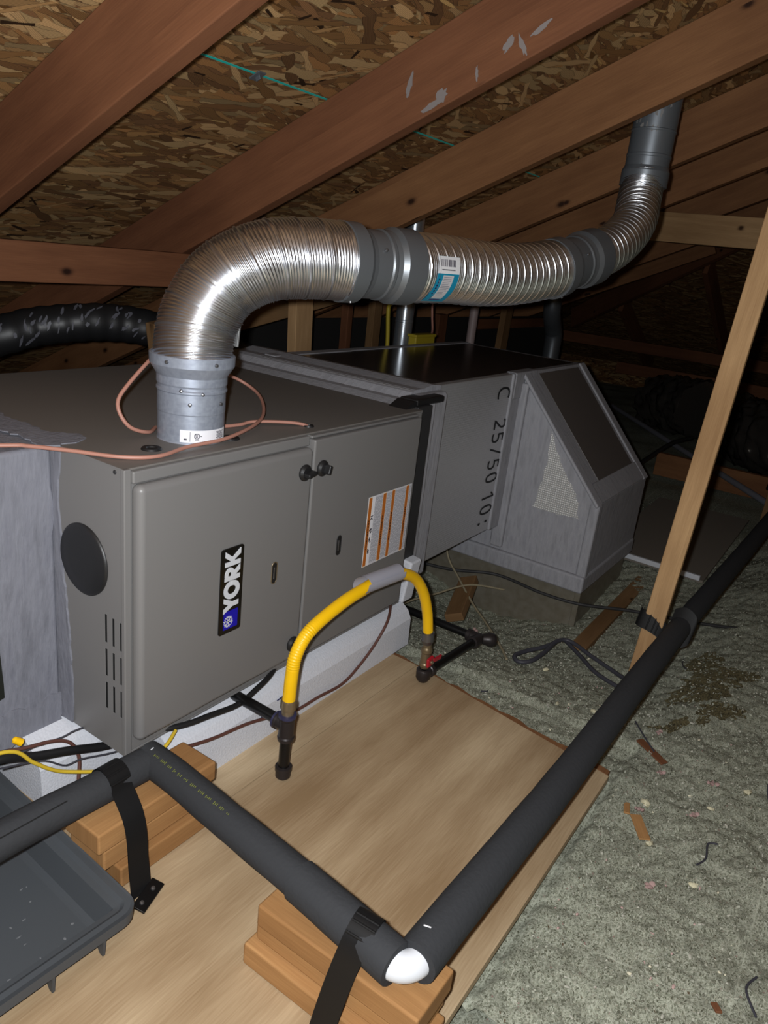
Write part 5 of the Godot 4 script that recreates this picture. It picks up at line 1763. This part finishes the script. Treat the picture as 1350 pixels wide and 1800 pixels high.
# ---- litter on the insulation
func build_debris() -> void:
	var n1 := noise(61, 2.6, 3)
	var n2 := noise(62, 22.0, 3)
	var n3 := noise(63, 75.0, 2)
	var r := RandomNumberGenerator.new()
	r.seed = 17
	# dark wet-looking stain
	var m := MB.new()
	for d in [[1.33, 0.70, 0.16, 0.07, 0.3], [1.20, 0.76, 0.07, 0.035, 0.9], [1.49, 0.66, 0.09, 0.05, 0.1], [1.06, 0.68, 0.05, 0.015, 0.4], [1.12, 0.73, 0.03, 0.015, 0.1], [1.43, 0.78, 0.05, 0.02, 0.5], [1.24, 0.64, 0.05, 0.015, 0.2], [1.02, 0.64, 0.02, 0.008, 1.0]]:
		var pl := blob(r, 40, d[2], d[3], 0.2, Vector2(d[0], d[1]), d[4])
		var idx := Geometry2D.triangulate_polygon(pl)
		var c := Vector2(d[0], d[1])
		# rings from the rim to the middle, laid on the bed
		var w := pl.size()
		var first := m.v.size()
		for k in 9:
			for j in w:
				var q := pl[j].lerp(c, k / 8.0)
				m.put(Vector3(q.x, bed(q.x, q.y, n1, n2, n3) + 0.0022 * minf(k / 2.0, 1.0) - 0.0006, q.y), Vector3.UP, q)
		for k in 8:
			for j in w:
				m.quad(first + k * w + j, first + k * w + (j + 1) % w, first + (k + 1) * w + (j + 1) % w, first + (k + 1) * w + j)
	var sm := mat(Color(0.66, 0.61, 0.48), 0.9)
	sm.albedo_texture = M.fluff.albedo_texture
	tri_map(sm, 2.2)
	tag(obj("stain", m, sm), "dark brown damp patch on the insulation right of the black pipe", "stain")
	var kinds := [
		["foam_crumb", "crumb", "pale crumbs", Vector3(0.010, 0.008, 0.008), Color(0.80, 0.78, 0.66)],
		["fibre_tuft", "tuft", "pinkish tufts", Vector3(0.008, 0.005, 0.006), Color(0.66, 0.55, 0.53)]]
	var spots := [
		[[0.713, 0.70, "pale yellow crumb close to the plywood's far right corner"], [0.61, 0.745, "pale yellow crumb nearest the orange-brown sliver of wood"], [0.80, 0.82, "pale crumb on open insulation right of the wood slivers"], [0.90, 0.87, "pale crumb near the right edge, above the short black twig"], [0.56, 0.84, "pale crumb beside the thin curved twig"], [0.98, 0.50, "pale crumb just left of the pipe, opposite the damp patch"], [0.95, 0.42, "pale crumb midway between the pipe and the plywood's far edge"], [1.12, 0.32, "pale crumb near the coil of grey cable"]],
		[[0.84, 0.70, "pinkish tuft right of the pipe, below the bark-like piece"], [0.69, 0.70, "pinkish tuft beside the small sliver at the plywood's corner"], [0.75, 0.79, "pinkish tuft on open insulation, middle of the right side"], [0.50, 0.77, "pinkish tuft nearest the plywood's lower right edge"], [0.88, 0.80, "pinkish tuft at the right edge below the half-buried strip"], [1.0, 0.655, "pinkish tuft against the pipe by the dark twig"], [1.30, 0.02, "pinkish tuft in the hollow left of the sheet metal boot"], [1.58, 0.50, "pinkish tuft right behind the nearest post"]]]
	for k in 2:
		var d: Array = kinds[k]
		var cm := mat(d[4], 0.9)
		var proto: MeshInstance3D = null
		for q in spots[k]:
			if proto == null:
				var b := MB.new()
				var sz: Vector3 = d[3]
				for j in 4:
					lathe(b, [Vector2(0.0001, sz.y), Vector2(sz.x * 0.6, sz.y * 0.6), Vector2(sz.x, 0), Vector2(sz.x * 0.5, -sz.y * 0.7), Vector2(0.0001, -sz.y)], Transform3D(Basis(Vector3(r.randfn(), r.randfn(), r.randfn()).normalized(), r.randf()).scaled_local(Vector3(r.randf_range(0.4, 1.0), 1, r.randf_range(0.4, 1.0))), Vector3(r.randf_range(-1, 1) * sz.x, 0, r.randf_range(-1, 1) * sz.x)), 7)
				proto = obj(d[0], b, cm)
			else:
				var c := proto.duplicate()
				c.name = numbered(d[0])
				add_child(c)
				proto = c
			tag(proto, q[2], d[1], d[2])
			proto.position = Vector3(q[0], bed(q[0], q[1], n1, n2, n3) + 0.002, q[1])
			proto.rotation = Vector3(r.randf() * 0.3, r.randf() * TAU, r.randf() * 0.3)
			proto.scale = Vector3.ONE * r.randf_range(0.7, 1.1)
	var sl := [
		[Vector3(0.665, 0, 0.70), Vector3(0.61, 0, 0.735), 0.022, M.pine_orange, "flat orange-brown sliver of wood lying beside the plywood's corner"],
		[Vector3(0.69, 0, 0.675), Vector3(0.655, 0, 0.685), 0.012, M.pine_orange, "small sliver of wood nearest the plywood's corner"],
		[Vector3(0.33, 0, 0.915), Vector3(0.315, 0, 0.925), 0.01, M.fir, "tiny red-brown chip of wood in the lower right corner"],
		[Vector3(0.93, 0, 0.63), Vector3(0.89, 0, 0.70), 0.02, M.fir, "red-brown bark-like piece beside the pipe, below the damp patch"],
		[Vector3(1.47, 0, 0.86), Vector3(1.30, 0, 0.93), 0.03, M.pine_dull, "half-buried strip of wood at the right edge beyond the damp patch"]]
	for s in sl:
		var a: Vector3 = s[0]
		var b: Vector3 = s[1]
		a.y = bed(a.x, a.z, n1, n2, n3) + 0.0005
		b.y = bed(b.x, b.z, n1, n2, n3) + 0.0045
		tag(plank("wood_sliver", a, b, s[2], 0.004, Vector3.UP.cross(b - a), s[3], self, 0.001), s[4], "wood sliver", "wood slivers")
	var tw := [
		[[Vector3(1.00, 0, 0.60), Vector3(0.95, 0, 0.635), Vector3(0.91, 0, 0.67)], "dark twig lying along the pipe below the damp patch"],
		[[Vector3(0.95, 0, 0.90), Vector3(0.90, 0, 0.91), Vector3(0.87, 0, 0.93)], "short black twig at the right edge"],
		[[Vector3(0.42, 0, 0.96), Vector3(0.38, 0, 0.95), Vector3(0.34, 0, 0.97)], "crooked dark twig in the lower right corner"],
		[[Vector3(0.60, 0, 0.83), Vector3(0.63, 0, 0.84), Vector3(0.67, 0, 0.835), Vector3(0.68, 0, 0.85)], "thin curved twig on the insulation to the right"],
		[[Vector3(1.52, 0, 0.60), Vector3(1.46, 0, 0.61), Vector3(1.43, 0, 0.625)], "grey-blue twig at the upper edge of the damp patch"],
		[[Vector3(0.86, 0, 0.255), Vector3(0.872, 0, 0.265), Vector3(0.884, 0, 0.262)], "small black scrap on the insulation near the gas valve"]]
	for t in tw:
		var pts := []
		for q in t[0]:
			pts.append(Vector3(q.x, bed(q.x, q.z, n1, n2, n3) + 0.006, q.z))
		tag(wire("twig", pts, 0.0019, M.grey_wire), t[1], "twig", "dark twigs")
